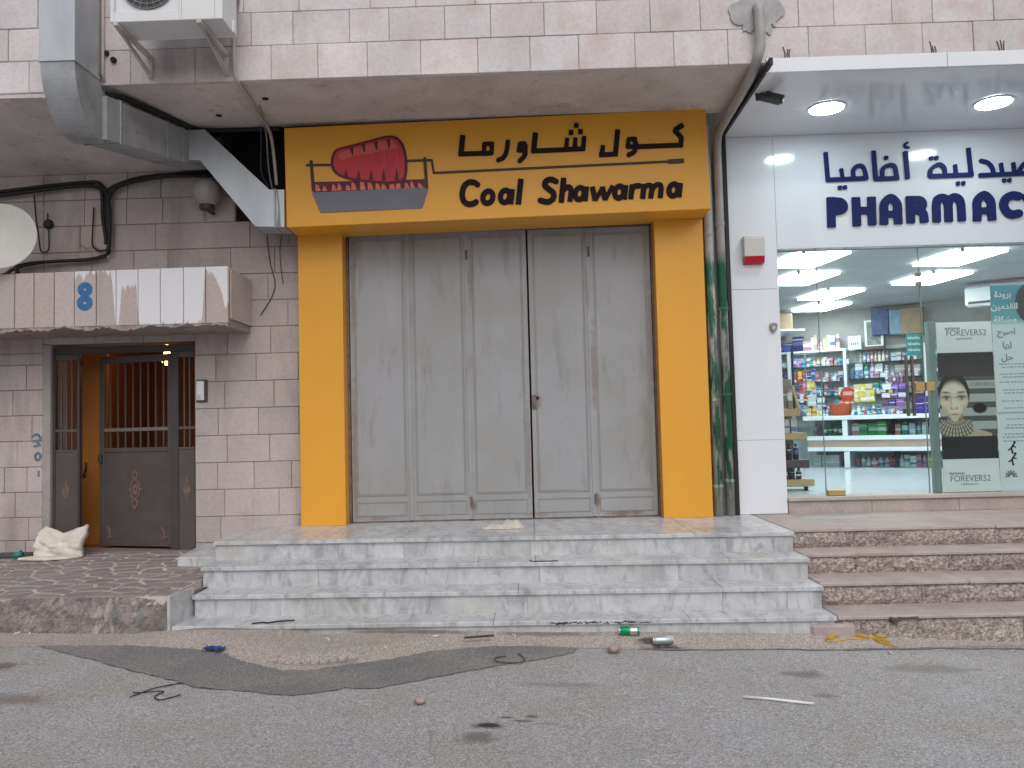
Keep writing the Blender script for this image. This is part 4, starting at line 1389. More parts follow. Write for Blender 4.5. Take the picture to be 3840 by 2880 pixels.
for x0, x1 in ((2.536, 3.35), (3.353, 4.2), (4.203, 5.1), (5.103, 5.9)):
    MB().box(x0, x1, 8.29, 8.42, .615, .741, .003).build('base_stone', STEPTOP, ph)
# glass panes
def pane(x0, x1, z0, z1, y=8.345):
    return MB().box(x0, x1, y, y + .01, z0, z1).build('pane', GLASS, ph)
pane(2.54, 2.928, .783, 3.26)
dp = pane(2.934, 3.948, .79, 3.255)
pane(3.956, 5.9, .783, 3.26)
MB().box(2.928, 2.934, 8.343, 8.356, .783, 3.26).build('pane_joint', GLASSEDGE, ph)
MB().box(3.948, 3.956, 8.343, 8.356, .79, 3.255).build('pane_joint', GLASSEDGE, ph)
MB().box(4.02, 4.085, 8.36, 8.44, .785, 2.50, .004).build('pane_edge', GLASSEDGE, ph)
MB().box(2.945, 3.115, 8.325, 8.375, .785, .838, .004).build('patch_fitting', BRASS, ph)
MB().box(3.855, 3.945, 8.325, 8.375, 1.80, 1.89, .004).box(3.959, 4.045, 8.325, 8.375, 1.80, 1.89, .004).build('patch_fitting', BRASS, ph)
MB().box(3.905, 3.97, 8.325, 8.375, 2.955, 2.99, .004).box(3.915, 3.965, 8.325, 8.375, 2.85, 2.90, .004).build('patch_fitting', STEEL, ph)
for x in (3.757, 3.815):
    MB().tube([(x, 8.30, 1.555), (x, 8.30, 2.15)], .016, 10).box(x - .006, x + .006, 8.30, 8.345, 1.7, 1.715).box(x - .006, x + .006, 8.30, 8.345, 2.0, 2.015).build('handle', STEEL, ph, smooth=False)

# pharmacy lettering, traced on the sign panel's plane
ps = thing('pharmacy_sign', 'navy blue raised lettering reading PHARMACY under an Arabic line on white panel', 'sign', (3.6, 8.3, 3.8))
def pm(px, py):          # lettering laid out on the panel, in metres
    x, y = px - 1500, py - 1300
    return (4.002 + x * .0015217 - y * .00007, 3.747 - y * .001558 - x * .0000488)
def pmp(pts):
    return [pm(*p) for p in pts]
def ph_shape(strokes):
    st = [(s_[0], pmp(s_[1]), s_[2] * .00154) for s_ in strokes]
    return shape_mb(st, .009, lambda u, v, d: (u, FY + .001 - .02 * d, v), 1).build('letter', NAVY, ps)
PHL = [
    [('b', [(898, 1303), (904, 1500)], 27), ('r', cc((912, 1332), (960, 1334), (982, 1358), (972, 1386), (915, 1394)), 27)],
    [('b', [(1062, 1303), (1070, 1492)], 27), ('b', [(1164, 1300), (1170, 1486)], 27), ('b', [(1062, 1392), (1168, 1387)], 24)],
    [('r', cc((1246, 1400), (1250, 1345), (1290, 1308), (1330, 1343), (1338, 1396)), 27), ('b', [(1247, 1380), (1246, 1482)], 27), ('b', [(1335, 1376), (1341, 1478)], 27), ('b', [(1246, 1416), (1338, 1411)], 22)],
    [('b', [(1416, 1295), (1422, 1472)], 27), ('r', cc((1426, 1322), (1480, 1322), (1500, 1345), (1488, 1372), (1430, 1384)), 26), ('r', cc((1462, 1384), (1500, 1405), (1508, 1442)), 26), ('b', [(1507, 1430), (1511, 1468)], 27)],
    [('b', [(1588, 1350), (1591, 1466)], 26), ('r', cc((1588, 1360), (1596, 1318), (1628, 1306), (1658, 1322), (1666, 1360)), 26), ('b', [(1666, 1350), (1669, 1462)], 26), ('r', cc((1666, 1360), (1676, 1318), (1708, 1302), (1738, 1318), (1750, 1360)), 26), ('b', [(1749, 1350), (1754, 1458)], 26)],
    [('r', cc((1852, 1380), (1856, 1325), (1898, 1288), (1938, 1322), (1947, 1374)), 27), ('b', [(1853, 1360), (1853, 1458)], 27), ('b', [(1944, 1356), (1951, 1453)], 27), ('b', [(1853, 1392), (1946, 1387)], 22)],
    [('r', cc((2122, 1296), (2085, 1290), (2045, 1308), (2026, 1348), (2040, 1390), (2075, 1414), (2122, 1408)), 27)],
    [('b', [(2165, 1276), (2212, 1372)], 27), ('b', [(2258, 1270), (2208, 1372)], 27), ('b', [(2210, 1350), (2213, 1440)], 27)],
]
for st in PHL:
    ph_shape(st)
PAR = [
    [('b', [(864, 1008), (880, 1200)], 14), ('b', [(868, 1190), (1140, 1178)], 14), ('b', [(966, 1115), (978, 1188)], 12), ('r', cc((1048, 1178), (1046, 1125), (1076, 1098), (1112, 1108), (1132, 1176)), 13)],
    [('b', [(957, 1228), (960, 1254)], 13)], [('b', [(990, 1226), (993, 1252)], 13)],
    [('b', [(1179, 998), (1192, 1190)], 14), ('b', [(1182, 1184), (1346, 1177)], 14), ('r', cc((1236, 1178), (1240, 1118), (1280, 1094), (1316, 1102), (1332, 1174)), 13)],
    [('b', [(1260, 1032), (1263, 1058)], 13)],
    [('b', [(1388, 1002), (1402, 1184)], 14), ('r', cc((1402, 946), (1384, 956), (1388, 974), (1410, 978)), 7)],
    [('r', cc((1546, 1160), (1558, 1118), (1606, 1088), (1640, 1110), (1646, 1152)), 13), ('b', [(1545, 1166), (1832, 1154)], 14), ('b', [(1711, 1088), (1719, 1160)], 12), ('b', [(1799, 980), (1816, 1162)], 14)],
    [('b', [(1556, 1036), (1558, 1060)], 12)], [('b', [(1590, 1034), (1592, 1058)], 12)],
    [('b', [(1730, 1200), (1732, 1226)], 12)], [('b', [(1764, 1198), (1766, 1224)], 12)],
    [('r', cc((1882, 1064), (1926, 1078), (1954, 1112), (1962, 1150)), 13), ('b', [(1866, 1160), (2300, 1140)], 14), ('b', [(2010, 1078), (2020, 1154)], 12), ('b', [(2090, 1074), (2100, 1150)], 12), ('r', cc((2120, 1148), (2160, 1085), (2215, 1070), (2260, 1095), (2290, 1140)), 13)],
    [('b', [(2030, 1180), (2032, 1206)], 12)], [('b', [(2064, 1178), (2066, 1204)], 12)],
]
for st in PAR:
    ph_shape(st)

for x, lab in ((2.82, 'bright round downlight in the white canopy, nearer the drain pipe'), (4.35, 'bright round downlight in the white canopy, farther right above the Arabic lettering')):
    d = thing('ceiling_downlight', lab, 'light', (x, 7.58, 4.42), 'round canopy downlights')
    MB().lathe([(.155, 0), (.17, .004), (.17, .008), (.155, .012)], (x, 7.58, 4.409), 28).build('rim', WHITEPANEL, d)
    MB().lathe([(.15, 0), (.153, .005)], (x, 7.58, 4.4045), 28).build('diffuser', DOWNLIGHT, d)

al = thing('alarm_box', 'white alarm siren box with red lens on the white pharmacy pillar', 'alarm', (2.285, 8.27, 3.1))
MB().prism([(8.30, 3.185), (8.22, 3.185), (8.21, 3.36), (8.235, 3.39), (8.30, 3.39)], 2.185, 2.385, 'x').build('case', simple('cream plastic', (.62, .60, .57), .4, var=.03), al)
MB().prism([(8.30, 3.184), (8.22, 3.184), (8.235, 3.12), (8.30, 3.11)], 2.187, 2.383, 'x').build('lens', RED, al)
sn = thing('door_sensor', 'small grey shield-shaped bell on the white pharmacy pillar edge', 'sensor', (2.458, 8.29, 2.43))
shape_mb([('poly', catmull([(2.425, 2.505), (2.458, 2.515), (2.492, 2.505), (2.490, 2.455), (2.458, 2.42), (2.427, 2.455)], 3, True))], .004, lambda u, v, d: (u, 8.30 - .03 * d, v), 1).build('case', simple('grey plastic', (.22, .22, .23), .4), sn)
shape_mb([('poly', ring(2.458, 2.468, .014, .018, 0, 12))], .003, lambda u, v, d: (u, 8.271 - .004 * d, v), 1).build('button', simple('pale plastic', (.5, .5, .5), .4), sn)

sc_ = thing('security_camera', 'dark bullet security camera hanging from the soffit by the drain pipe', 'camera', (2.08, 7.2, 4.52))
MB().tube([(2.075, 7.2, 4.42), (2.075, 7.2, 4.44), (2.075, 7.2, 4.415), (2.09, 7.19, 4.40)][:3] + [(2.08, 7.2, 4.36)], .016, 8).build('bracket', DARKGREY, sc_)
MB().tube([(2.10, 7.21, 4.40), (2.25, 7.12, 4.315)], .036, 12).build('body', simple('camera grey', (.10, .105, .11), .4), sc_, smooth=True)
MB().tube([(2.15, 7.18, 4.392), (2.272, 7.107, 4.324)], .040, 12, True).build('hood', DARKGREY, sc_, smooth=True)

for i, (x, lab) in enumerate(((2.20, 'twisted metal anchor strands on the canopy fascia nearest the drain pipe'), (3.395, 'twisted metal anchor strands on the canopy fascia, middle one of three'), (3.945, 'twisted metal anchor strands on the canopy fascia, farthest from the drain pipe'))):
    an = thing('anchor_strands', lab, 'anchor', (x, 6.72, 4.515), 'metal anchors standing on the pharmacy canopy')
    for q in range(3):
        xx = x - .018 + q * .018
        zt = random.uniform(.07, .12)
        MB().tube([(xx, 6.72, 4.512), (xx + random.uniform(-.006, .006), 6.725, 4.512 + zt * .5), (xx + random.uniform(-.012, .012), 6.735, 4.512 + zt)], .006, 6).build('strand', simple('rusty rod', (.10, .085, .08), .6, .3) if q == 0 and i == 0 else bpy.data.materials['rusty rod'], an)

# ================================================================== left-hand equipment
# exhaust duct
dc = thing('exhaust_duct', 'galvanised exhaust duct running down the wall and under the soffit to the yellow sign', 'duct', (-3.67, 6.5, 4.03))
MB().box(-3.815, -3.53, 6.35, 6.72, 4.545, 6.0, .004).build('duct_section', GALV, dc)
el = MB()
prof_o = [(q[0], q[1]) for q in catmull([(a_, b_, 0) for a_, b_ in [(6.352, 4.545), (6.362, 4.40), (6.40, 4.25), (6.48, 4.12), (6.60, 4.035), (6.75, 4.02), (6.80, 4.02)]], 4)]
prof_i = [(q[0], q[1]) for q in catmull([(a_, b_, 0) for a_, b_ in [(6.72, 4.545), (6.722, 4.52), (6.73, 4.49), (6.745, 4.46), (6.76, 4.43), (6.78, 4.41), (6.80, 4.40)]], 4)]
vs, fs = [], []
for (yo, zo), (yi, zi) in zip(prof_o, prof_i):
    for x in (-3.812, -3.533):
        pass
    dx = (4.545 - zo) * .12
    vs += [(-3.812 + dx * .6, yo, zo), (-3.533 + dx * .35, yo, zo), (-3.533 + dx * .35, yi, zi), (-3.812 + dx * .6, yi, zi)]
for i in range(len(prof_o) - 1):
    for k in range(4):
        fs.append((i * 4 + k, i * 4 + (k + 1) % 4, (i + 1) * 4 + (k + 1) % 4, (i + 1) * 4 + k))
fs += [(3, 2, 1, 0), tuple(range(len(vs) - 4, len(vs)))]
el.add(vs, fs).build('elbow', GALVOLD, dc)
MB().box(-3.822, -3.523, 6.343, 6.727, 4.53, 4.556, .002).build('flange', GALV, dc)
run = MB()
A0 = [(-3.78, 6.74, 4.03), (-3.47, 6.74, 4.03), (-3.47, 6.74, 4.40), (-3.78, 6.74, 4.40)]
A1 = [(-3.46, 7.92, 4.17), (-3.16, 7.92, 4.17), (-3.16, 7.92, 4.472), (-3.46, 7.92, 4.472)]
run.add(A0 + A1, [(0, 1, 2, 3), (7, 6, 5, 4), (0, 4, 5, 1), (1, 5, 6, 2), (2, 6, 7, 3), (3, 7, 4, 0)]).build('duct_section', GALVOLD, dc)
MB().tube(catmull([(-3.50, 6.80, 4.455), (-3.43, 7.0, 4.475), (-3.30, 7.4, 4.49), (-3.17, 7.8, 4.505), (-3.05, 7.87, 4.50), (-2.7, 7.88, 4.50), (-2.35, 7.88, 4.50)], 5), .022, 7).build('dark_edge_line', CABLE, dc, smooth=True)  # dark line along the duct's top edge, drawn as a black tube
for t in (.13, .62, .8):
    c0 = [Vector(a).lerp(Vector(b), t) for a, b in zip(A0, A1)]
    cx = sum(c0, Vector()) / 4
    ex = [cx + (q - cx) * 1.05 for q in c0]
    MB().add([tuple(q + Vector((0, -.008, 0))) for q in ex] + [tuple(q + Vector((0, .008, 0))) for q in ex], [(0, 1, 2, 3), (7, 6, 5, 4), (0, 4, 5, 1), (1, 5, 6, 2), (2, 6, 7, 3), (3, 7, 4, 0)]).build('flange', GALVOLD, dc)
MB().prism([(-3.40, 4.475), (-3.05, 4.475), (-2.43, 3.868), (-2.375, 3.868), (-2.375, 3.507), (-2.568, 3.517), (-3.10, 4.18), (-3.40, 4.18)], 7.765, 8.06, 'y', .004).build('duct_section', GALV, dc)
MB().prism([(-2.374, 3.868), (-2.29, 3.866), (-2.29, 3.505), (-2.374, 3.507)], 7.77, 8.055, 'y').build('duct_section', GALV, dc)
MB().box(-2.383, -2.368, 7.755, 8.065, 3.498, 3.876, .002).build('flange', GALVOLD, dc)
for z in (3.55, 3.7, 3.8):
    MB().tube([(-2.36 + .02 * (z - 3.5), 7.76, 3.86), (-2.34, 7.755, 3.7), (-2.35 + .1 * (z - 3.6), 7.757, 3.51)], .004, 5).build('tie_wire', STEELWIRE, dc)

# air conditioner
ac = thing('air_conditioner', 'white outdoor air conditioner unit with round fan grille on wall brackets above the soffit', 'air conditioner', (-2.73, 6.36, 4.75))
ax0, ax1, ay0, ay1, az0, az1 = -3.17, -2.292, 6.20, 6.52, 4.752, 5.37
body = MB()
gx0, gx1, gz0, gz1 = -3.14, -2.63, 4.835, 5.33
body.box(ax0, ax1, ay0 + .03, ay1, az0, az1, .008)
body.box(ax0, gx0, ay0, ay0 + .03, az0, az1, .004).box(gx1, ax1, ay0, ay0 + .03, az0, az1, .004).box(gx0, gx1, ay0 + .001, ay0 + .03, az0, gz0, .004).box(gx0, gx1, ay0 + .001, ay0 + .03, gz1, az1, .004)
body.build('case', ACWHITE, ac)
MB().lathe([(.225, 0), (.225, .004)], ((gx0 + gx1) / 2, ay0 + .0265, (gz0 + gz1) / 2), 32, 'y').build('fan_opening', DARKGREY, ac)
gr = MB()
gc = ((gx0 + gx1) / 2, (gz0 + gz1) / 2)
for r in (.05, .1, .145, .185, .225):
    gr.tube([(gc[0] + r * cos(a), ay0 + .012, gc[1] + r * sin(a)) for a in np.linspace(0, 2 * pi, 25)], .003, 5, False)
for a in np.linspace(0, 2 * pi, 25)[:-1]:
    gr.tube([(gc[0] + .03 * cos(a), ay0 + .012, gc[1] + .03 * sin(a)), (gc[0] + .225 * cos(a), ay0 + .012, gc[1] + .225 * sin(a))], .0022, 5, False)
gr.build('fan_grille', STEELWIRE, ac)
MB().box(gx1 + .02, gx1 + .023, ay0 - .0015, ay0, az0 + .01, az1 - .01).build('panel_seam', STEELWIRE, ac)
MB().box(ax1 - .06, ax1 - .057, ay0 - .0015, ay0, az0 + .01, az1 - .01).build('panel_seam', STEELWIRE, ac)
MB().box(ax1, ax1 + .02, ay0 + .2, ay0 + .26, az0 - .01, az0 + .09, .004).build('valve', ACWHITE, ac)
BR = simple('beige painted bracket', (.52, .47, .45), .6, var=.1, dirt=.62, dirtc=(.22, .16, .13))
for x in (-3.12, -2.47):
    b = MB()
    b.box(x - .018, x + .018, 6.18, 6.795, az0 - .036, az0 - .001, .003).box(x - .018, x + .018, 6.76, 6.796, 4.56, az0 - .036, .003)
    b.prism([(6.20, az0 - .037), (6.25, az0 - .037), (6.795, 4.56), (6.795, 4.62), (6.76, 4.60)], x - .016, x + .016, 'x')
    b.build('bracket', BR, ac)
# pipes up the wall near the conditioner
t = thing('cable_conduit', 'pair of beige conduits on the wall between duct and air conditioner', 'pipe', (-3.54, 6.78, 4.6))
for x in (-3.56, -3.525):
    MB().tube([(x, 6.775, 5.9), (x, 6.775, 4.62), (x, 6.79, 4.55)], .013, 8).build('conduit', BEIGEPIPE, t, smooth=True)
t = thing('drain_hose', 'beige insulated hose hanging from the air conditioner, running along the soffit to the sign', 'hose', (-2.37, 6.78, 4.6))
MB().tube(catmull([(-2.31, 6.55, 5.15), (-2.35, 6.72, 5.16), (-2.395, 6.765, 5.0), (-2.405, 6.765, 4.75), (-2.395, 6.76, 4.56), (-2.385, 6.82, 4.505), (-2.40, 7.1, 4.50), (-2.44, 7.45, 4.495), (-2.45, 7.75, 4.49), (-2.44, 7.87, 4.42), (-2.42, 7.9, 4.2), (-2.40, 7.9, 3.95)], 6), .016, 8).build('hose', BEIGEPIPE, t, smooth=True)
MB().tube(catmull([(-2.36, 7.3, 4.50), (-2.43, 7.6, 4.495), (-2.47, 7.82, 4.40), (-2.46, 7.85, 4.1), (-2.43, 7.86, 3.9)], 5), .006, 6).build('wire', STEELWIRE, t)
MB().tube(catmull([(-2.52, 7.8, 4.51), (-2.54, 7.88, 4.4), (-2.55, 7.9, 4.1), (-2.5, 7.95, 3.95)], 5), .007, 6).build('wire', simple('blue wire', (.04, .05, .10), .5), t)
for (x, z) in ((-3.55, 4.84), (-3.50, 4.76)):
    pass
MB().lathe([(.022, 0), (.02, .02)], (-3.50, 6.795, 4.79), 10, 'y').build('weep_hole', SHADEBLACK, bld)
MB().lathe([(.026, 0), (.024, .02)], (-3.44, 6.795, 4.73), 10, 'y').build('weep_hole', SHADEBLACK, bld)

# satellite dish
ds = thing('satellite_dish', 'pale satellite dish above the canopy at the left edge of the wall', 'satellite dish', (-4.95, 7.75, 3.12))
dm = MB()
vs, fs = [], []
n_ = 36
cyl = Matrix.Translation((-4.945, 7.62, 3.46)) @ Matrix.Rotation(radians(-14), 4, 'X') @ Matrix.Rotation(radians(16), 4, 'Z')
prof = [(.0, .075), (.08, .07), (.16, .055), (.24, .028), (.30, 0), (.318, -.006), (.318, .004), (.30, .012), (.2, .055), (.0, .088)]
dish = MB().lathe([(max(r, .001), -h) for r, h in prof], (0, 0, 0), n_, 'y')
dish.xf(cyl @ Matrix.Diagonal((1, 1, 1.06, 1))).build('reflector', DISHMAT, ds, smooth=True)
MB().tube([(-4.94, 7.72, 3.46), (-4.94, 7.85, 3.42), (-4.94, 7.9, 3.1)], .02, 8).build('mast', DARKGREY, ds)
MB().tube(catmull([(-4.97, 7.62, 3.13), (-4.96, 7.45, 3.17), (-4.945, 7.3, 3.25), (-4.93, 7.22, 3.33)], 4), .012, 8).build('arm', STEELWIRE, ds)
MB().tube([(-4.93, 7.20, 3.345), (-4.90, 7.30, 3.36)], .028, 10).build('receiver', DARKGREY, ds)
MB().tube([(-4.90, 7.25, 3.40), (-4.905, 7.24, 3.35), (-4.86, 7.36, 3.26), (-4.83, 7.45, 3.20)], .004, 5).build('wire', CABLE, ds)

# globe lamp
gl = thing('wall_globe_lamp', 'dusty round globe lamp on the dark stone wall beside the diagonal duct', 'lamp', (-3.18, 8.16, 3.82))
MB().lathe([(.03, -.145), (.075, -.125), (.115, -.085), (.14, -.02), (.14, .04), (.115, .095), (.07, .13), (.02, .145)], (-3.175, 8.14, 3.97), 20).build('globe', GLOBE, gl, smooth=True)
MB().lathe([(.07, -.175), (.075, -.165), (.07, -.12)], (-3.175, 8.14, 3.97), 16).build('collar', BROWNDARK, gl)
MB().tube([(-3.175, 8.14, 3.82), (-3.175, 8.22, 3.80), (-3.175, 8.30, 3.80)], .02, 8).build('arm', BROWNDARK, gl)

# cable bundle
cb = thing('cable_bundle', 'thick sagging bundle of black cables across the stone wall above the canopy', 'cables', (-4.25, 8.24, 3.9))
CY = 8.25
paths = [
    [(-6.2, 3.98), (-5.334, 4.055), (-4.956, 4.095), (-4.579, 4.121), (-4.362, 4.142), (-4.286, 4.093), (-4.25, 4.03), (-4.235, 3.87), (-4.22, 3.6), (-4.23, 3.42)],
    [(-6.2, 4.01), (-5.334, 4.075), (-4.9, 4.115), (-4.5, 4.14), (-4.33, 4.13), (-4.29, 4.0), (-4.286, 3.8), (-4.258, 3.602), (-4.25, 3.5)],
    [(-6.2, 3.96), (-5.3, 4.035), (-4.9, 4.075), (-4.5, 4.105), (-4.33, 4.08), (-4.24, 4.02), (-4.21, 3.85), (-4.208, 3.591), (-4.225, 3.404)],
    [(-4.262, 3.75), (-4.26, 4.0), (-4.249, 4.045), (-4.155, 4.105), (-3.966, 4.165), (-3.731, 4.195), (-3.251, 4.215), (-2.9, 4.22)],
    [(-4.235, 3.70), (-4.24, 3.95), (-4.20, 4.06), (-4.1, 4.12), (-3.9, 4.165), (-3.65, 4.185), (-3.2, 4.19), (-2.9, 4.2)],
    [(-4.22, 3.6), (-4.225, 3.9), (-4.17, 4.05), (-4.05, 4.11), (-3.85, 4.15), (-3.6, 4.175), (-3.2, 4.17), (-2.9, 4.17)],
    [(-5.9, 3.10), (-5.328, 3.22), (-5.25, 3.26), (-5.093, 3.327), (-4.811, 3.345), (-4.436, 3.358), (-4.276, 3.39), (-4.22, 3.41)],
    [(-5.9, 3.08), (-5.328, 3.20), (-5.22, 3.26), (-5.05, 3.31), (-4.8, 3.335), (-4.436, 3.34), (-4.25, 3.37)],
]
for i, P_ in enumerate(paths):
    r = .019 if i < 6 else .013
    MB().tube([(x, CY - .012 * (i % 3), z) for x, z in [tuple(q) for q in catmull([(a, b, 0) for a, b in P_], 5) and [(q[0], q[1]) for q in catmull([(a, b, 0) for a, b in P_], 5)]]], r, 7).build('cable', CABLE, cb, smooth=True)
t = thing('cable_loop', 'thin cable loop hanging from a black junction knob on the stone wall', 'cable', (-4.9, 8.25, 3.7))
L_ = [(-5.012, 4.04), (-4.992, 3.803), (-4.963, 3.614), (-4.944, 3.472), (-4.906, 3.443), (-4.859, 3.479), (-4.86, 3.658), (-4.869, 3.724), (-4.87, 3.85)]
MB().tube([(q[0], 8.27, q[1]) for q in catmull([(a, b, 0) for a, b in L_], 5)], .007, 6).build('cable', CABLE, t)
MB().lathe([(.03, 0), (.05, .01), (.05, .03), (.035, .045)], (-4.868, 8.30, 3.735), 14, 'y').build('knob', CABLE, t)
t = thing('cable_loop', 'thin drooping cable loop left of the vertical cable bundle', 'cable', (-4.35, 8.25, 3.5))
L_ = [(-4.39, 3.89), (-4.403, 3.644), (-4.403, 3.503), (-4.342, 3.445), (-4.248, 3.452)]
MB().tube([(q[0], 8.265, q[1]) for q in catmull([(a, b, 0) for a, b in L_], 5)], .008, 6).build('cable', CABLE, t)
MB().tube([(q[0], 8.27, q[1]) for q in catmull([(-4.55, 3.53, 0), (-4.46, 3.47, 0), (-4.40, 3.50, 0), (-4.33, 3.43, 0), (-4.36, 3.33, 0)], 5)], .006, 6).build('cable', STEELWIRE, t)
t = thing('hanging_wire', 'thin dark wire dangling down the stone wall left of the yellow pillar', 'wire', (-2.58, 8.28, 3.1))
MB().tube([(q[0], 8.285, q[1]) for q in catmull([(-2.62, 3.56, 0), (-2.618, 3.504, 0), (-2.59, 3.266, 0), (-2.543, 3.067, 0), (-2.574, 2.93, 0), (-2.694, 2.737, 0)], 6)], .0045, 5).build('wire', CABLE, t)
t = thing('hanging_wire', 'short reddish wire end below the left corner of the yellow sign', 'wire', (-2.45, 8.28, 3.3))
MB().tube([(q[0], 8.285, q[1]) for q in catmull([(-2.47, 3.56, 0), (-2.49, 3.4, 0), (-2.48, 3.2, 0), (-2.46, 3.05, 0)], 5)], .004, 5).build('wire', simple('red wire', (.16, .03, .03), .5), t)

# intercom, graffiti
ic = thing('intercom', 'white intercom panel in a dark frame on the stone right of the brown door', 'intercom', (-3.30, 8.28, 1.88))
MB().box(-3.352, -3.242, 8.272, 8.302, 1.875, 2.10, .006).build('frame', DARKGREY, ic)
MB().box(-3.345, -3.268, 8.262, 8.2715, 1.892, 2.085, .003).build('cover', simple('white plastic', (.66, .68, .70), .35, var=.03), ic)
MB().box(-3.335, -3.30, 8.258, 8.2615, 1.90, 1.95, .002).build('button', simple('light plastic', (.5, .5, .5), .4), ic)
GRAF = simple('blue grey spray paint', (.12, .18, .23), .8, var=.3, vs=20)
gft = [[('r', cc((-5.03, 1.57), (-4.985, 1.59), (-4.95, 1.55), (-4.98, 1.51), (-4.955, 1.48), (-5.01, 1.47)), .012), ('r', [(-5.02, 1.52), (-4.96, 1.53)], .011)], [('r', ring(-4.975, 1.365, .026, .036), .013)], [('r', [(-4.968, 1.215), (-4.966, 1.175)], .010)]]
for st in gft:
    shape_mb(st, .005, lambda u, v, d: (u, 8.296 - .003 * d, v), 1).build('graffiti', GRAF, bld)

# sack, bars, cup
def crumple(name, w, d, h, seed, n=18, m=12):
    r = np.random.RandomState(seed)
    ph_ = r.uniform(0, 6, (6, 2))
    fq = r.uniform(2, 8, (6, 2))
    vs, fs = [], []
    return r, ph_, fq
sk = thing('white_sack', 'crumpled dirty white sack lying against the left door jamb', 'sack', (-4.62, 8.1, .39))
vs, fs = [], []
n_, m_ = 26, 14
rr = np.random.RandomState(5)
for j in range(m_ + 1):
    v = j / m_
    for i in range(n_ + 1):
        u = i / n_
        x = -4.81 + .42 * u + .03 * (u - .5) * (1 - v) * 2 + .012 * sin(v * 7 + u * 3)
        top = .255 + .035 * abs(2 * u - 1) ** 3 - .03 * sin(pi * u) + .02 * u + .012 * sin(u * 11)
        z = .392 + top * v ** .9
        y = 8.00 + .17 * v ** .8 - .06 * sin(pi * v) - .03 * abs(sin(u * 6 + v * 5)) * sin(pi * v) - .028 * abs(sin(u * 9 - v * 7 + 1)) * v - .02 * abs(sin(u * 4 + v * 13)) + rr.uniform(-.004, .004)
        vs.append((x, y, z))
for j in range(m_):
    for i in range(n_):
        a = j * (n_ + 1) + i
        fs.append((a, a + 1, a + n_ + 2, a + n_ + 1))
o = len(vs)
vs += [(p[0], p[1] + .05 + .05 * sin(pi * (k // (n_ + 1)) / m_), p[2] - (.01 if k // (n_ + 1) == m_ else 0)) for k, p in enumerate(vs)]
fs += [tuple(reversed([q + o for q in f])) for f in fs]
for i in range(n_):
    a = m_ * (n_ + 1) + i
    fs.append((a, a + 1, a + 1 + o, a + o))
    fs.append((i + 1, i, i + o, i + 1 + o))
for j in range(m_):
    a = j * (n_ + 1)
    fs.append((a, a + n_ + 1, a + n_ + 1 + o, a + o))
    b = a + n_
    fs.append((b + n_ + 1, b, b + o, b + n_ + 1 + o))
MB().add(vs, fs).build('cloth', CLOTH, sk, smooth=True)
fl = [(-4.93, 7.90), (-4.80, 7.86), (-4.62, 7.84), (-4.45, 7.90), (-4.38, 8.0), (-4.5, 8.06), (-4.8, 8.05), (-4.9, 7.97)]
MB().prism(fl, .39, .412, 'z', .008).build('flap', CLOTH, sk)
for i, (y, z) in enumerate(((8.22, .405), (8.15, .405), (8.10, .40))):
    tag(MB().tube([(-6.3, y + .02, z + .0), (-4.78 - .06 * i, y - .01 * i, z)], .017, 8).build('metal_bar', DARKGREY, None, smooth=True), ('dark metal bar lying along the foot of the wall, closest to the stones', 'dark metal bar on the platform, middle of three by the sack', 'dark metal bar on the platform, outermost of three by the sack')[i], 'bar', 'metal bars lying by the wall')
tl = thing('teal_cup', 'small crushed teal plastic cup by the sack', 'cup', (-5.02, 7.98, .39))
MB().lathe([(.022, 0), (.026, .03), (.034, .085)], (0, 0, 0), 14).xf(Matrix.Translation((-5.02, 7.98, .415)) @ Matrix.Rotation(radians(70), 4, 'Y')).build('cup', simple('teal plastic', (.03, .20, .19), .4), tl, smooth=True)

# rag on the landing
rg = thing('white_rag', 'crumpled white rag lying on the marble landing before the shutter', 'rag', (-.27, 7.65, .62))
vs, fs = [], []
n_, m_ = 24, 12
for j in range(m_ + 1):
    for i in range(n_ + 1):
        u, v = i / n_, j / m_
        e = min(u, 1 - u, v, 1 - v) * 4
        hgt = (.018 + .050 * math.exp(-((u - .72) / .2) ** 4 - ((v - .5) / .42) ** 4) + .018 * math.exp(-((u - .3) / .2) ** 2)) * min(1, e * 2) + .013 * sin(u * 27 + v * 9) * sin(v * 17 + u * 8) * min(1, e * 2)
        vs.append((-.465 + .385 * u + .02 * sin(v * 6), 7.56 + .2 * v * (1 - .35 * (1 - u)) + .02 * sin(u * 9), .6225 + max(0, hgt)))
for j in range(m_):
    for i in range(n_):
        a = j * (n_ + 1) + i
        fs.append((a, a + 1, a + n_ + 2, a + n_ + 1))
MB().add(vs, fs).build('cloth', simple('white rag cloth', (.52, .49, .45), .9, var=.15, vs=30, bump=.4, bs=90), rg, smooth=True)

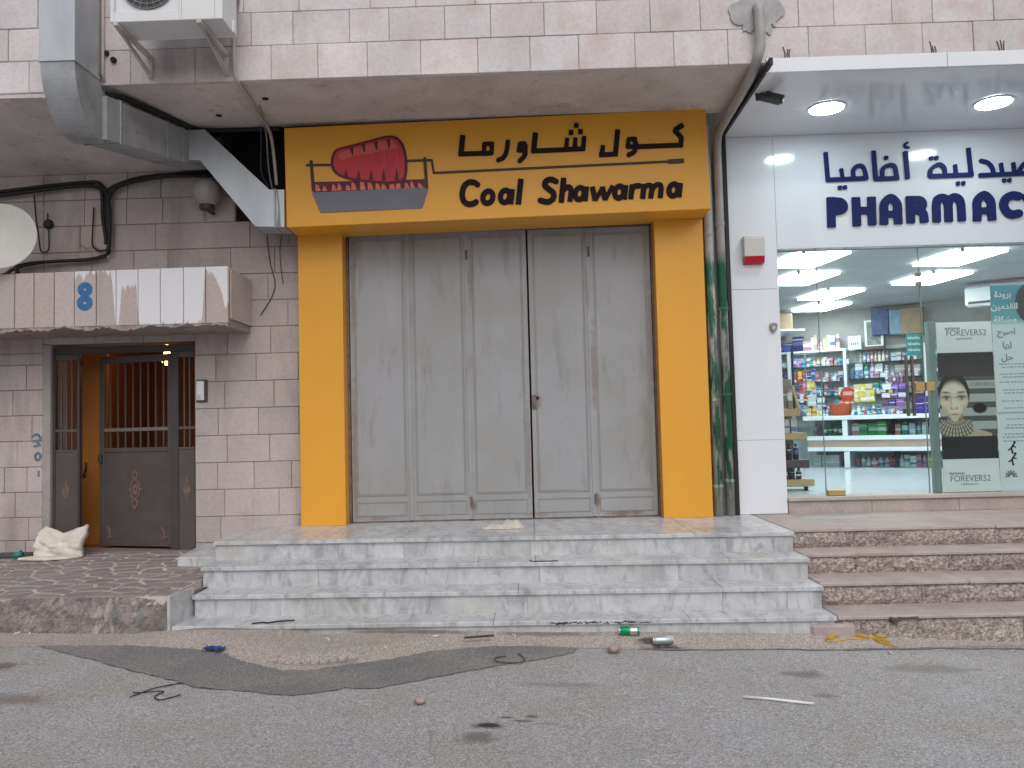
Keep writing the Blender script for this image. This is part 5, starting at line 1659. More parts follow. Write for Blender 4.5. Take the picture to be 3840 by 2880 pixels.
# ================================================================== street litter
def can(name, lab, p0, p1, r, mat, band):
    a, b = Vector((p0[0], p0[1], ground_z(p0[0], .004 + r) + gut(*p0))), Vector((p1[0], p1[1], ground_z(p1[0], .004 + r) + gut(*p1)))
    t = thing(name, lab, 'can', (a.x, a.y, a.z - r))
    L = (b - a).length
    rot = (b - a).to_track_quat('Z', 'Y').to_matrix().to_4x4()
    M_ = Matrix.Translation(a) @ rot
    MB().lathe([(r * .75, 0), (r * .82, .004), (r, .014), (r, L - .016), (r * .82, L - .003), (r * .78, L)], (0, 0, 0), 20).xf(M_).build('body', mat, t, smooth=True)
    MB().lathe([(r * .83, -.003), (r * .85, .0), (r * .83, .004)], (0, 0, 0), 20).xf(M_).build('rim', ALU, t)
    MB().lathe([(r * .83, -.003), (r * .85, .0), (r * .8, .003)], (0, 0, L), 20).xf(M_).build('rim', ALU, t)
    if band:
        MB().lathe([(r + .0004, L * .52), (r + .0006, L * .54), (r + .0006, L * .86), (r + .0004, L * .88)], (0, 0, 0), 20).xf(M_).build('band', band, t, smooth=True)
ALU = simple('aluminium', (.55, .58, .60), .3, .8)
can('drink_can', 'green and silver drink can lying on the gutter below the steps', (.607, 6.055), (.750, 6.045), .031, simple('green can print', (.01, .30, .12), .3, .4), ALU)
can('drink_can', 'silver drink can lying in a dark wet stain on the gutter', (.825, 5.915), (.964, 5.93), .032, simple('silver can print', (.42, .48, .50), .3, .6), None)

def rock(name, lab, x, y, r, mat, flat=.6, seed=1, lift=.005):
    rr = random.Random(seed)
    bm = bmesh.new()
    bmesh.ops.create_icosphere(bm, subdivisions=2, radius=1)
    for v in bm.verts:
        f = 1 + rr.uniform(-.18, .18)
        v.co = Vector((v.co.x * r * f * 1.25, v.co.y * r * f, v.co.z * r * f * flat))
    me = bpy.data.meshes.new(name)
    bm.to_mesh(me)
    bm.free()
    me.materials.append(mat)
    o = bpy.data.objects.new(name, me)
    COL.objects.link(o)
    o.location = (x, y, ground_z(x, lift) + r * flat * .8)
    o.rotation_euler = (0, 0, rr.uniform(0, 3))
    return tag(o, lab, 'stone')
PINKSTONE = concrete_mat('broken pink stone', (.42, .33, .31), s=.3, scale=12)
rock('broken_stone', 'pinkish broken stone on the asphalt edge below the green can', .535, 5.76, .045, PINKSTONE, .7, 2)
rock('broken_stone', 'small pink brick fragment alone on the open asphalt', -.648, 4.68, .03, PINKSTONE, .7, 3)
rock('pebble', 'white pebble in the gutter under the yellow straw', 2.36, 6.06, .022, simple('white pebble', (.62, .6, .58), .6), .8, 4)

rd = MB().tube([(1.172, 4.819, ground_z(1.17, .012)), (1.30, 4.79, ground_z(1.3, .012)), (1.532, 4.711, ground_z(1.53, .012))], .0075, 8)
tag(rd.build('white_rod', simple('white painted rod', (.72, .72, .74), .4), None, smooth=True), 'thin white rod lying on the asphalt', 'rod')
st = MB().tube([(-.497, 5.91, ground_z(-.5, .012) + .045), (-.296, 5.98, ground_z(-.3, .012) + .045)], .009, 6)
tag(st.build('dark_stick', simple('dark stick', (.07, .055, .05), .8)), 'dark straight stick lying in the gutter below the steps', 'stick')

wr = thing('wire_scrap', 'bent black wire scrap on the asphalt left of centre', 'wire', (-2.2, 4.8, .06))
for P_ in ([(-2.30, 4.72), (-2.264, 4.821), (-2.22, 4.9), (-2.11, 4.99)], [(-2.32, 4.80), (-2.257, 4.807), (-2.2, 4.83), (-2.15, 4.82), (-2.165, 4.74), (-2.105, 4.68), (-2.03, 4.77)]):
    MB().tube([(q[0], q[1], ground_z(q[0], .010)) for q in catmull([(a, b, 0) for a, b in P_], 5)], .0035, 6).build('wire', CABLE, wr)
wr = thing('wire_scrap', 'thin loop of grey wire on the dark asphalt patch', 'wire', (-.17, 5.5, .01))
MB().tube([(q[0], q[1], ground_z(q[0], .014)) for q in catmull([(-.20, 5.61, 0), (-.27, 5.56, 0), (-.251, 5.48, 0), (-.17, 5.455, 0), (-.097, 5.465, 0), (-.075, 5.55, 0), (-.117, 5.683, 0)], 6)], .004, 6).build('wire', DARKGREY, wr)
sd_ = thing('black_string', 'short black twisted string lying on the lowest marble step', 'string', (-1.95, 6.25, .13))
MB().tube([(q[0], q[1], .136) for q in catmull([(-2.10, 6.19, 0), (-2.03, 6.215, 0), (-1.98, 6.205, 0), (-1.9, 6.25, 0), (-1.80, 6.27, 0)], 5)], .006, 6).build('string', CABLE, sd_)
sd_ = thing('black_string', 'thin black thread lying on the second marble step', 'string', (.05, 6.68, .46))
MB().tube([(q[0], q[1], .4635) for q in catmull([(-.03, 6.77, 0), (0.0, 6.72, 0), (.12, 6.715, 0), (.2, 6.725, 0)], 5)], .004, 6).build('string', CABLE, sd_)

bs = thing('yellow_straw', 'bundle of yellow straw with a frayed end lying in the gutter', 'straw', (2.35, 6.25, -.06))
STRAW = simple('yellow straw', (.52, .33, .05), .7, var=.2, vs=40)
for i in range(12):
    ry = random.uniform(-.012, .012)
    e = -.10 + .20 * i / 11
    pts = catmull([(2.14 + random.uniform(0, .03), 6.235 + ry, 0), (2.25, 6.29 + ry, 0), (2.36, 6.30 + ry, 0), (2.47, 6.27 + ry, 0), (2.54, 6.245 + e * .55, 0), (2.61 + random.uniform(-.02, .02), 6.235 + e, 0)], 4)
    MB().tube([(q[0] * .965, q[1] * .965, ground_z(q[0], .008 + .006 * (i % 3)) + gut(q[0] * .965, q[1] * .965)) for q in pts], .0032, 5).build('strand', STRAW, bs)
MB().tube([(q[0] * .965, q[1] * .965, ground_z(q[0], .012) + gut(q[0] * .965, q[1] * .965)) for q in catmull([(2.25, 6.285, 0), (2.17, 6.26, 0), (2.13, 6.215, 0), (2.19, 6.205, 0), (2.30, 6.24, 0), (2.42, 6.25, 0)], 5)], .005, 5).build('strand', STRAW, bs)

bp = thing('blue_wrapper', 'crumpled blue wrapper on the edge of the dark asphalt patch', 'wrapper', (-2.2, 5.72, .06))
vs, fs = [], []
for j in range(5):
    for i in range(8):
        vs.append((-2.27 + .15 * i / 7, 5.68 + .085 * j / 4 - .03 * i / 7, ground_z(-2.2, .012) + .022 * abs(sin(i * 1.9 + j * 1.1))))
for j in range(4):
    for i in range(7):
        a = j * 8 + i
        fs.append((a, a + 1, a + 9, a + 8))
MB().add(vs, fs).build('foil', simple('blue wrapper print', (.02, .05, .17), .3, var=.3, vs=30), bp)
bt = bpy.data.objects
BUTT = simple('white filter paper', (.62, .58, .52), .8)
butts = [(-.725, 6.113, 'white cigarette end in the gutter left of the dark stick'), (-.155, 6.203, 'white cigarette end against the lowest step, right of the dark stick'), (-1.487, 5.996, 'white cigarette end in the gutter above the drain cover'), (-3.824, 6.13, 'white scrap at the kerb foot, farthest left'), (-3.739, 6.145, 'white scrap at the kerb foot, second from the left'), (2.86, 6.25, 'white scrap at the foot of the rough stone steps'), (2.414, 5.788, 'small white scrap on the asphalt below the yellow straw'), (-1.02, 5.70, 'tiny white scrap at the patch edge')]
for x, y, lab in butts:
    if y > 5.95 and x > -2.7:
        x, y = x * .976, y * .976
    a = random.uniform(0, 3)
    tag(MB().tube([(x - .022 * cos(a), y - .022 * sin(a), ground_z(x, .010) + gut(x, y)), (x + .022 * cos(a), y + .022 * sin(a), ground_z(x, .010) + gut(x, y))], .008, 6).build('paper_scrap', BUTT), lab, 'litter', 'white scraps of litter')
# loose grit along the foot of the steps and kerb
gt = MB()
rr = random.Random(21)
for i in range(420):
    x = rr.uniform(-4.6, 4.0)
    y = (6.14 if x < -2.7 else 6.05 if x > 2.1 else 6.10) - abs(rr.gauss(0, .09)) - .02
    if rr.random() < .3:
        x, y = rr.gauss(-1.6, .35), rr.gauss(5.62, .12)
    r = rr.uniform(.003, .012) * (1.6 if rr.random() < .08 else 1)
    z = ground_z(x, .002) + gut(x, y)
    q = [(x + r * cos(a + i) * rr.uniform(.7, 1.2), y + r * sin(a + i) * rr.uniform(.7, 1.2), z) for a in (0, 1.6, 3.1, 4.7)]
    gt.add(q + [(x, y, z + r * rr.uniform(.5, 1.1))], [(0, 1, 4), (1, 2, 4), (2, 3, 4), (3, 0, 4)])
o = gt.build('gravel', concrete_mat('loose grit', (.38, .33, .31), s=.4, scale=20))
o['kind'] = 'stuff'
o['label'] = 'loose grit along the foot of the steps'
# drain cover
dcv = thing('drain_cover', 'worn oval ribbed drain cover set in the gutter concrete by the dark patch', 'drain cover', (-1.45, 5.52, .04))
CV = concrete_mat('worn cover concrete', (.34, .30, .275), s=.4, scale=8)
el_ = [(-1.46 + .30 * cos(a), 5.53 + .20 * sin(a)) for a in np.linspace(0, 2 * pi, 29)[:-1]]
mm = MB().prism(el_, 0, .012, 'z', .006)
mm.v = [(x, y, z + ground_z(x, .003)) for x, y, z in mm.v]
mm.build('plate', CV, dcv)
for i in range(9):
    x = -1.68 + .055 * i
    hw = .17 * math.sqrt(max(0, 1 - ((x + 1.46) / .30) ** 2))
    pts = [(x + .05 * s_ * s_ / .03 * .1, 5.53 + s_, ground_z(x, .015)) for s_ in np.linspace(-hw, hw, 6)]
    MB().tube(pts, .010, 6).build('rib', CV, dcv)

# ================================================================== pharmacy interior
FZ, CZ = .782, 3.35
A33 = radians(33)
OX, OY = 4.2, 13.2
def W(u, v, z):
    return (OX + u * cos(A33) + v * sin(A33), OY - u * sin(A33) + v * cos(A33), z)
MI = Matrix.Translation((OX, OY, 0)) @ Matrix.Rotation(-A33, 4, 'Z')
room = MB()
room.box(2.05, 9.0, 8.42, 17, FZ - .06, FZ - .002)
struct(room.build('pharmacy_floor', PHFLOOR))
struct(MB().box(2.05, 9.0, 8.42, 17, CZ, CZ + .08).build('pharmacy_ceiling', PHCEIL))
struct(MB().box(-2.6, 4.5, 1.22, 1.32, FZ - .05, CZ).xf(MI).build('pharmacy_wall', PHWALL))
struct(MB().box(2.05, 2.15, 8.45, 17, FZ - .05, CZ).build('pharmacy_wall', PHWALL))
struct(MB().box(8.9, 9.0, 8.45, 17, FZ - .05, CZ).build('pharmacy_wall', PHWALL))
MB().box(2.05, 9, 8.41, 8.44, 3.255, 4.6).build('header', PHWALL, ph)

panels = [(3.15, 9.25, 'lit rectangular ceiling panel nearest the glass at the left, cut by the sign panel'), (3.50, 10.5, 'lit rectangular ceiling panel second from the glass at the left'), (4.36, 11.9, 'lit rectangular ceiling panel third from the glass, above the shelves'), (4.68, 13.2, 'lit rectangular ceiling panel farthest back above the shelves'), (4.90, 9.40, 'lit rectangular ceiling panel nearest the glass, above the posters'), (5.24, 10.75, 'lit rectangular ceiling panel behind the door hinge fitting')]
proto = None
def lightpanel(x, y, lab):
    global proto
    if proto is None:
        t = thing('ceiling_light', lab, 'light', (0, 0, CZ), 'lit ceiling panels in the pharmacy')
        MB().box(-.28, .28, -.42, .42, -.035, -.012).build('diffuser', LIGHTPANEL, t, local=True)
        MB().box(-.26, .26, -.40, .40, -.0115, .0).build('tray', ACWHITE, t, local=True)
        for q in (-1, 1):
            MB().box(.26 * q - .02, .26 * q + .02, .41 * q - .025, .41 * q + .025, -.038, -.004).build('clip', STEELWIRE, t, local=True)
        proto = t
    else:
        t = proto.copy()
        COL.objects.link(t)
        t['label'] = lab
        for ch in proto.children:
            c = ch.copy()
            COL.objects.link(c)
            c.parent = t
    t.location = (x, y, CZ)
    t.rotation_euler = (0, 0, radians(9))
    return t
for q in panels:
    lightpanel(*q)

# glass-fronted counter, two tiers
ct = thing('display_counter', 'long white two-tier display counter with glass fronts inside the pharmacy', 'counter', W(1, 0, FZ))
def C(name, mat, *b):
    m_ = MB()
    for q in b:
        m_.box(*q)
    return m_.xf(MI).build(name, mat, ct)
U0, U1 = .12, 3.2
C('worktop', PHWHITE, (U0, U1, -.02, .5, 1.53, 1.595, .004))
C('shelf', PHWHITE, (U0 + .05, U1, -.01, .5, 1.22, 1.285, .004))
C('fascia', PHWOOD, (U0 + .05, U1, .02, .5, 1.112, 1.2195, .002))
C('shelf', PHWHITE, (U0 + .05, U1, -.01, .5, 1.05, 1.1115, .004))
C('plinth', PHWHITE, (U0 + .05, U1, .02, .5, FZ, .80))
C('back_panel', simple('counter back', (.22, .30, .30), .6), (U0 + .06, U1 - .02, .485, .498, .80, 1.53))
C('upright', PHWHITE, (.70, .775, .0, .48, 1.2855, 1.5295, .003))
C('upright', PHWHITE, (.71, .79, .0, .48, .8005, 1.0495, .003))
C('divider', CABGLASS, (1.395, 1.405, .02, .48, 1.2855, 1.5295))
C('divider', CABGLASS, (1.415, 1.425, .02, .48, .8005, 1.0495))
C('pane', CABGLASS, (U0 + .08, .70, .008, .014, 1.286, 1.529))
C('pane', CABGLASS, (.775, U1, .008, .014, 1.286, 1.529))
C('pane', CABGLASS, (U0 + .08, .71, .008, .014, .801, 1.049))
C('pane', CABGLASS, (.79, U1, .008, .014, .801, 1.049))
# wall shelving
shf = thing('wall_shelving', 'white wall shelving full of medicines behind the counter', 'shelving', W(.5, 1.1, FZ))
def SH(name, mat, *b):
    m_ = MB()
    for q in b:
        m_.box(*q)
    return m_.xf(MI).build(name, mat, shf)
BACKP = simple('pale shelf back', (.44, .50, .50), .6)
SH('back_panel', BACKP, (-1.2, 3.2, 1.19, 1.215, FZ, 2.72))
for z in (2.67, 2.42, 2.16, 1.92, 1.66, 1.40):
    SH('shelf', PHWHITE if z > 2.6 else CABGLASS, (-1.2, .55, .95, 1.19, z, z + (.035 if z > 2.6 else .012)))
for z in (2.64, 2.44, 2.18, 1.92, 1.66, 1.40):
    SH('shelf', CABGLASS, (.60, 3.2, .95, 1.19, z, z + .012))
for u in (-1.2, -.35, .555, 1.75, 2.5):
    SH('upright', PHWHITE, (u, u + .045, .93, 1.19, FZ, 2.70))

# products
def proto_mesh(kind):
    if kind == 'box':
        return MB().box(-.5, .5, -.5, .5, 0, 1, .02).mesh('carton')
    if kind == 'bottle':
        return MB().lathe([(.40, 0), (.5, .04), (.5, .58), (.42, .70), (.2, .78), (.18, .84), (.24, .85), (.24, 1.0)], (0, 0, 0), 10).mesh('bottle')
    if kind == 'jar':
        return MB().lathe([(.45, 0), (.5, .06), (.5, .66), (.40, .72), (.46, .73), (.46, 1.0)], (0, 0, 0), 10).mesh('jar')
    if kind == 'bag':
        return MB().prism([(-.5, 0), (.5, 0), (.42, .5), (.5, .95), (.2, 1.0), (-.2, .96), (-.5, .98), (-.43, .5)], -.25, .25, 'y').mesh('packet')
PM = {k: proto_mesh(k) for k in ('box', 'bottle', 'jar', 'bag')}
for k, me in PM.items():
    me.materials.append(ITEM)
NAMES = {'box': ('carton', 'carton'), 'bottle': ('bottle', 'bottle'), 'jar': ('jar', 'jar'), 'bag': ('packet', 'packet')}
pr = random.Random(99)
CNAMES = (('blue', (.03, .07, .32)), ('dark blue', (.015, .03, .14)), ('white', (.62, .66, .70)), ('cream', (.55, .48, .36)), ('violet', (.20, .10, .42)), ('deep violet', (.05, .02, .22)), ('lilac', (.55, .52, .66)),
          ('teal', (.02, .26, .30)), ('dark green', (.01, .22, .11)), ('bright green', (.05, .38, .10)), ('yellow', (.62, .50, .04)), ('red', (.38, .03, .05)), ('pink', (.55, .25, .30)), ('orange', (.55, .18, .06)), ('dark teal', (.04, .13, .16)),
          ('grey', (.3, .33, .34)), ('black', (.02, .02, .022)), ('sky blue', (.10, .36, .55)), ('tan', (.40, .28, .14)), ('pale green', (.45, .62, .58)), ('dusky pink', (.46, .36, .36)), ('maroon', (.25, .10, .13)), ('pale yellow', (.55, .52, .28)))
def cname(c):
    return min(CNAMES, key=lambda q: sum((math.sqrt(a) - math.sqrt(b)) ** 2 for a, b in zip(q[1], c)))[0]
def item(kind, u, v, z, w, d, h, col, lab, grp):
    if '{c}' in lab:
        lab = lab.replace('{c}', cname(col))
    o = bpy.data.objects.new(NAMES[kind][0], PM[kind])
    COL.objects.link(o)
    o.location = W(u, v, z)
    o.scale = (w, d, h)
    o.rotation_euler = (0, 0, -A33 + pr.uniform(-.12, .12))
    o.color = (*col, 1)
    tag(o, lab, NAMES[kind][1], grp)
    return o
def fill(u0, u1, v, z, kinds, cols, wr, hr, lab, grp, gap=.008):
    u = u0
    while u < u1:
        w = pr.uniform(*wr)
        if u + w > u1 + .02:
            break
        kd = pr.choice(kinds)
        c = pr.choice(cols) if pr.random() > .28 else pr.choice([WHT, WHT, SKY_, (.45, .62, .58), PNK])
        c = tuple(max(0, min(1, q * pr.uniform(.8, 1.2))) for q in c)
        item(kd, u + w / 2, v, z, w, min(w, .12), pr.uniform(*hr), c, ('large ' if lab.startswith('large') else 'small ') + '{c} ' + NAMES[kd][1] + lab.split('{}')[1], NAMES[kd][0] + 's' + lab.split('{}')[1])
        u += w + gap
BLU, DBL, WHT, CRM, PUR, DPU, TEAL, GRN, LGR, YEL, RDD, PNK, ORG, GRY, BLK, SKY_ = (.03, .07, .32), (.015, .03, .14), (.62, .66, .70), (.55, .48, .36), (.20, .10, .42), (.05, .02, .22), (.02, .26, .30), (.01, .22, .11), (.05, .38, .10), (.62, .50, .04), (.38, .03, .05), (.55, .25, .30), (.55, .18, .06), (.3, .33, .34), (.02, .02, .022), (.10, .36, .55)
fill(-1.1, .02, 1.05, 2.706, ['box', 'box', 'bag'], [BLU, DBL, PUR, BLU, WHT], (.09, .2), (.14, .28), 'blue and lilac {} on the top shelf at the left', 'blue {}s on the top shelf')
fill(.03, .55, 1.05, 2.706, ['box', 'bottle'], [CRM, CRM, WHT], (.04, .09), (.14, .26), 'cream {} on the top shelf beside the blue boxes', 'cream {}s on the top shelf')
fill(.78, 1.24, 1.06, 2.456, ['bottle'], [(.45, .36, .36), (.5, .42, .42), (.3, .2, .2)], (.045, .055), (.16, .19), 'brownish pink {} in the row under the picture frame', 'brownish {}s under the picture frame')
fill(1.26, 1.7, 1.06, 2.456, ['jar', 'box'], [WHT, WHT, SKY_], (.05, .09), (.09, .15), 'white {} right of the brownish bottles', 'white {}s right of the brownish bottles')
fill(-1.1, .0, 1.06, 2.432, ['box', 'jar'], [SKY_, SKY_, WHT, GRY], (.07, .14), (.10, .2), 'sky blue and white {} on the second shelf at the left', 'sky blue {}s on the second shelf')
fill(.03, .55, 1.06, 2.432, ['box', 'bottle'], [YEL, WHT, GRY, YEL], (.07, .1), (.1, .16), 'yellow or white {} on the second shelf by the post', 'yellow {}s on the second shelf')
fill(-1.1, .2, 1.06, 2.172, ['box', 'bottle', 'bag'], [BLU, PUR, RDD, WHT, PNK], (.05, .1), (.12, .22), 'red, violet or blue {} on the third shelf at the left', 'red and violet {}s on the third shelf')
fill(.22, .55, 1.06, 2.172, ['jar', 'box'], [WHT, GRY, SKY_], (.06, .09), (.1, .16), 'white {} on the third shelf by the post', 'white {}s on the third shelf')
fill(-1.1, .55, 1.06, 1.932, ['box', 'bottle', 'bag'], [RDD, BLU, PNK, WHT, PUR, TEAL], (.05, .1), (.1, .2), 'mixed red and blue {} on the fourth shelf at the left', 'mixed {}s on the fourth shelf')
fill(-1.1, .55, 1.06, 1.672, ['box', 'bottle'], [DBL, TEAL, WHT, PNK, GRY], (.05, .1), (.12, .2), 'dark blue and teal {} on the fifth shelf at the left', 'dark blue {}s on the fifth shelf')
fill(.62, 1.3, 1.06, 2.192, ['bottle', 'box', 'bottle'], [TEAL, (.04, .16, .2), WHT, (.45, .62, .6)], (.08, .12), (.2, .25), 'teal and white {} on the shelf right of the post', 'teal {}s right of the post')
fill(1.0, 1.3, .98, 2.192, ['box'], [LGR, (.04, .42, .2)], (.09, .12), (.07, .1), 'bright green {} lying before the teal bottles', 'bright green {}s')
fill(1.32, 1.75, 1.06, 2.192, ['box'], [WHT, GRY], (.16, .2), (.18, .2), 'large white {} above the purple display', 'large white {}s above the purple display')
fill(.62, 3.0, 1.06, 1.932, ['box', 'bottle'], [(.04, .12, .15), WHT, TEAL, BLK, GRY], (.06, .1), (.12, .2), 'dark teal {} on the middle shelf right of the post', 'dark teal {}s on the middle shelf')
fill(1.8, 3.1, 1.06, 2.456, ['box', 'bottle'], [WHT, SKY_, GRY, CRM], (.06, .1), (.12, .2), 'pale {} on the upper shelf near the posters', 'pale {}s near the posters')
fill(1.8, 3.1, 1.06, 2.192, ['box', 'bottle'], [WHT, SKY_, YEL, PUR], (.06, .1), (.1, .2), 'pale mixed {} on the shelf near the posters', 'pale mixed {}s near the posters')
# on the counter
fill(.12, .36, .22, 1.597, ['bottle', 'bag'], [YEL, (.5, .46, .15), YEL], (.05, .08), (.1, .2), 'yellow {} at the left end of the counter', 'yellow {}s at the counter end')
fill(.30, .50, .12, 1.597, ['bottle'], [(.55, .52, .3), WHT], (.035, .045), (.09, .12), 'small pale yellow {} before the orange basket', 'small pale yellow {}s on the counter')
fill(.12, .42, .34, 1.76, ['bag'], [YEL, YEL, WHT, (.65, .4, .05)], (.1, .15), (.12, .2), 'yellow {} heaped at the left end of the counter', 'yellow {}s heaped at the counter end')
fill(.82, 1.34, .16, 1.597, ['jar', 'bottle'], [TEAL, (.06, .32, .36), TEAL, (.45, .08, .12), SKY_], (.055, .07), (.12, .16), 'teal {} with white lid in the row right of the orange basket', 'teal {}s right of the orange basket')
for k2 in range(9):
    c = pr.choice([YEL, YEL, (.55, .5, .05), (.6, .55, .3)])
    item('bag', .88 + .05 * (k2 % 5) + pr.uniform(0, .03), .30 + .05 * (k2 // 5), 1.80 + .10 * (k2 // 5), .11, .1, pr.uniform(.13, .19), c, '{c} packet in the heap right of the round orange sign', 'yellow packets by the orange sign')
for tier in range(4):
    fill(1.24, 1.58, .20 + .06 * tier, 1.60 + .125 * tier, ['box'], [DPU, PUR, DPU, WHT] if tier % 2 else [(.55, .52, .66), PUR, WHT], (.08, .12), (.07, .10), 'purple and white {} on the stepped display behind the door handles', 'purple {}s on the stepped display')
fill(1.28, 1.56, .36, 2.08, ['bottle'], [(.25, .10, .12), (.3, .12, .2)], (.04, .05), (.12, .15), 'dark pink {} on top of the purple display', 'dark pink {}s on the purple display')
fill(1.66, 2.1, .22, 1.597, ['box'], [(.06, .03, .35), DBL, DPU], (.14, .18), (.22, .3), 'large violet-blue {} on the counter by the poster edge', 'violet-blue {}s on the counter')
fill(1.68, 2.1, .3, 1.90, ['box'], [(.40, .28, .14), YEL], (.1, .18), (.08, .14), 'tan or yellow {} above the violet boxes', 'tan {}s above the violet boxes')
fill(.62, .84, .24, 1.765, ['box', 'bag'], [ORG, BLU, ORG], (.06, .08), (.05, .08), 'small {} in the orange basket', 'small {}s in the orange basket')
# inside the counter
fill(.22, .69, .2, 1.287, ['bottle'], [GRN, GRN, (.03, .3, .22), (.05, .12, .14)], (.06, .075), (.15, .19), 'green {} behind the glass front at the left of the counter', 'green {}s behind the counter glass')
fill(.80, 1.36, .2, 1.287, ['box'], [LGR, (.03, .33, .07), LGR, (.12, .05, .10)], (.08, .16), (.17, .21), 'bright green {} behind the counter glass in the middle', 'bright green {}s behind the counter glass')
fill(1.42, 2.2, .2, 1.287, ['box', 'bottle'], [WHT, (.5, .66, .68), SKY_, TEAL], (.07, .1), (.13, .2), 'white and pale blue {} behind the counter glass at the right', 'white {}s behind the counter glass')
fill(.22, .69, .2, .802, ['box'], [(.55, .62, .58), WHT, (.45, .5, .48)], (.1, .15), (.14, .19), 'pale {} in the lower case at the left', 'pale {}s in the lower case')
fill(.84, 1.40, .2, .802, ['bottle'], [RDD, PNK, (.4, .45, .55), GRY, (.35, .5, .55)], (.06, .085), (.14, .19), 'pink or grey {} in the lower case, middle', 'pink and grey {}s in the lower case')
fill(1.45, 2.2, .2, .802, ['bottle', 'box'], [YEL, (.05, .22, .17), WHT, PNK, GRY], (.055, .08), (.14, .2), 'coloured {} in the lower case at the right', 'coloured {}s in the lower case')

rkk = thing('spinner_rack', 'tall spinning rack of hanging red, blue and yellow packets behind the glass door', 'display rack', W(.05, .42, 1.6))
xl0 = Matrix.Translation(W(.08, .40, 0)) @ Matrix.Rotation(-A33, 4, 'Z')
MB().tube([(0, 0, 1.596), (0, 0, 2.62)], .012, 8).tube([(-.16, 0, 2.6), (.16, 0, 2.6)], .006, 6).xf(xl0).build('pole', STEELWIRE, rkk)
for q in range(5):
    MB().tube([(-.17, -.03, 1.78 + .19 * q), (.17, -.03, 1.78 + .19 * q)], .005, 6).xf(xl0).build('rail', STEELWIRE, rkk)
rcol = [BLU, RDD, PNK, DBL, YEL, RDD, SKY_, PUR, WHT, TEAL]
for lev in range(5):
    for q in range(5):
        c = pr.choice(rcol)
        item('bag', -.06 + .068 * q + pr.uniform(-.012, .012), .36 + pr.uniform(-.02, .02), 1.635 + .19 * lev, .062, .04, pr.uniform(.11, .15), tuple(min(1, z_ * 1.2) for z_ in c), 'small {c} packet hanging on the spinning rack', 'packets on the spinning rack')
for (ua, ub, zz, cs) in ((-1.1, .5, 2.432, [WHT, SKY_, CRM]), (-1.1, .5, 2.172, [RDD, WHT, DBL]), (-1.1, .5, 1.932, [GRY, WHT, TEAL]), (.64, 1.7, 2.192, [WHT, (.1, .2, .22), SKY_]), (.64, 1.2, 1.932, [BLK, WHT, YEL])):
    u = ua
    while u < ub:
        u += pr.uniform(.05, .16)
        kd = pr.choice(['box', 'bottle', 'jar'])
        item(kd, u, .975, zz, pr.uniform(.035, .06), .04, pr.uniform(.06, .12), pr.choice(cs), 'small {c} ' + NAMES[kd][1] + ' standing forward on the wall shelf ' + {2.432: 'under the top shelf', 2.172: 'third from the top', 1.932: 'fourth from the top', 2.192: 'right of the white post'}[zz], 'small assorted {}s on the wall shelves'.format(NAMES[kd][1]))
for q in range(11):
    item(pr.choice(['jar', 'bottle']), .84 + .065 * q + pr.uniform(-.01, .01), .06, 1.597, .045, .045, pr.uniform(.05, .09), pr.choice([WHT, SKY_, TEAL, (.5, .1, .12)]), 'tiny {c} pot standing at the front edge of the counter', 'tiny pots at the counter edge')
bk = thing('orange_basket', 'orange display basket with a round red sign on the counter', 'basket', W(.64, .22, 1.597))
def xl(m_, u, v, z):
    return m_.xf(Matrix.Translation(W(u, v, z)) @ Matrix.Rotation(-A33, 4, 'Z'))
xl(MB().lathe([(.12, 0), (.145, .03), (.17, .165), (.175, .175), (.16, .17), (.11, .02)], (0, 0, 0), 20), .64, .22, 1.597).build('bowl', ORANGE, bk, smooth=True)
xl(MB().lathe([(.112, 0), (.115, .006), (.112, .012)], (0, 0, 0), 24, 'y'), .74, .30, 1.925).build('round_sign', simple('red orange disc', (.42, .05, .025), .4), bk)
xl(MB().box(-.07, .07, -.0165, -.0125, -.03, .03), .74, .30, 1.94).build('label_strip', simple('pink label', (.6, .35, .32), .5), bk)
xl(MB().box(-.008, .008, -.006, .006, -.2, -.1), .74, .305, 1.925).build('stem', ORANGE, bk)

pf = thing('picture_frame', 'white framed grey picture standing on the top shelf', 'picture frame', W(1.02, 1.08, 2.66))
xl(MB().box(-.14, -.105, -.012, .012, 0, .44).box(.105, .14, -.012, .012, 0, .44).box(-.105, .105, -.012, .012, .41, .44).box(-.105, .105, -.012, .012, 0, .03), 1.02, 1.06, 2.70).build('frame', PHWHITE, pf)
xl(MB().box(-.104, .104, .0, .008, .031, .409), 1.02, 1.06, 2.70).build('picture', simple('grey photo print', (.16, .19, .19), .4, var=.5, vs=14), pf)
xl(MB().box(-.16, .16, -.10, -.02, 0, .05), 1.02, 1.06, 2.655).build('base', simple('dark frame base', (.09, .06, .055), .5), pf)
cd = thing('white_card', 'white card with a grey motto standing left of the picture frame', 'card', W(.72, 1.06, 2.70))
xl(MB().box(-.10, .10, -.006, .006, 0, .22), .72, 1.05, 2.68).build('card', PHWHITE, cd)
fp = MB()
for q in range(4):
    fp.box(-.06 + .033 * q, -.06 + .033 * q + .02, -.009, -.0065, .07 + .004 * (q % 2), .115)
xl(fp, .72, 1.05, 2.68).build('fine_print', INKGREY, cd)
bb = thing('blue_carton', 'large blue carton stacked above the shelves behind the teal sign', 'box', W(1.12, 1.08, 2.9))
xl(MB().box(-.13, .13, -.1, .1, 0, .42, .01), 1.13, 1.08, 2.88).build('carton', simple('deep blue carton', (.035, .075, .19), .5, var=.5, vs=12), bb)
bb = thing('pale_blue_carton', 'pale blue carton next to the deep blue one', 'box', W(1.35, 1.08, 2.9))
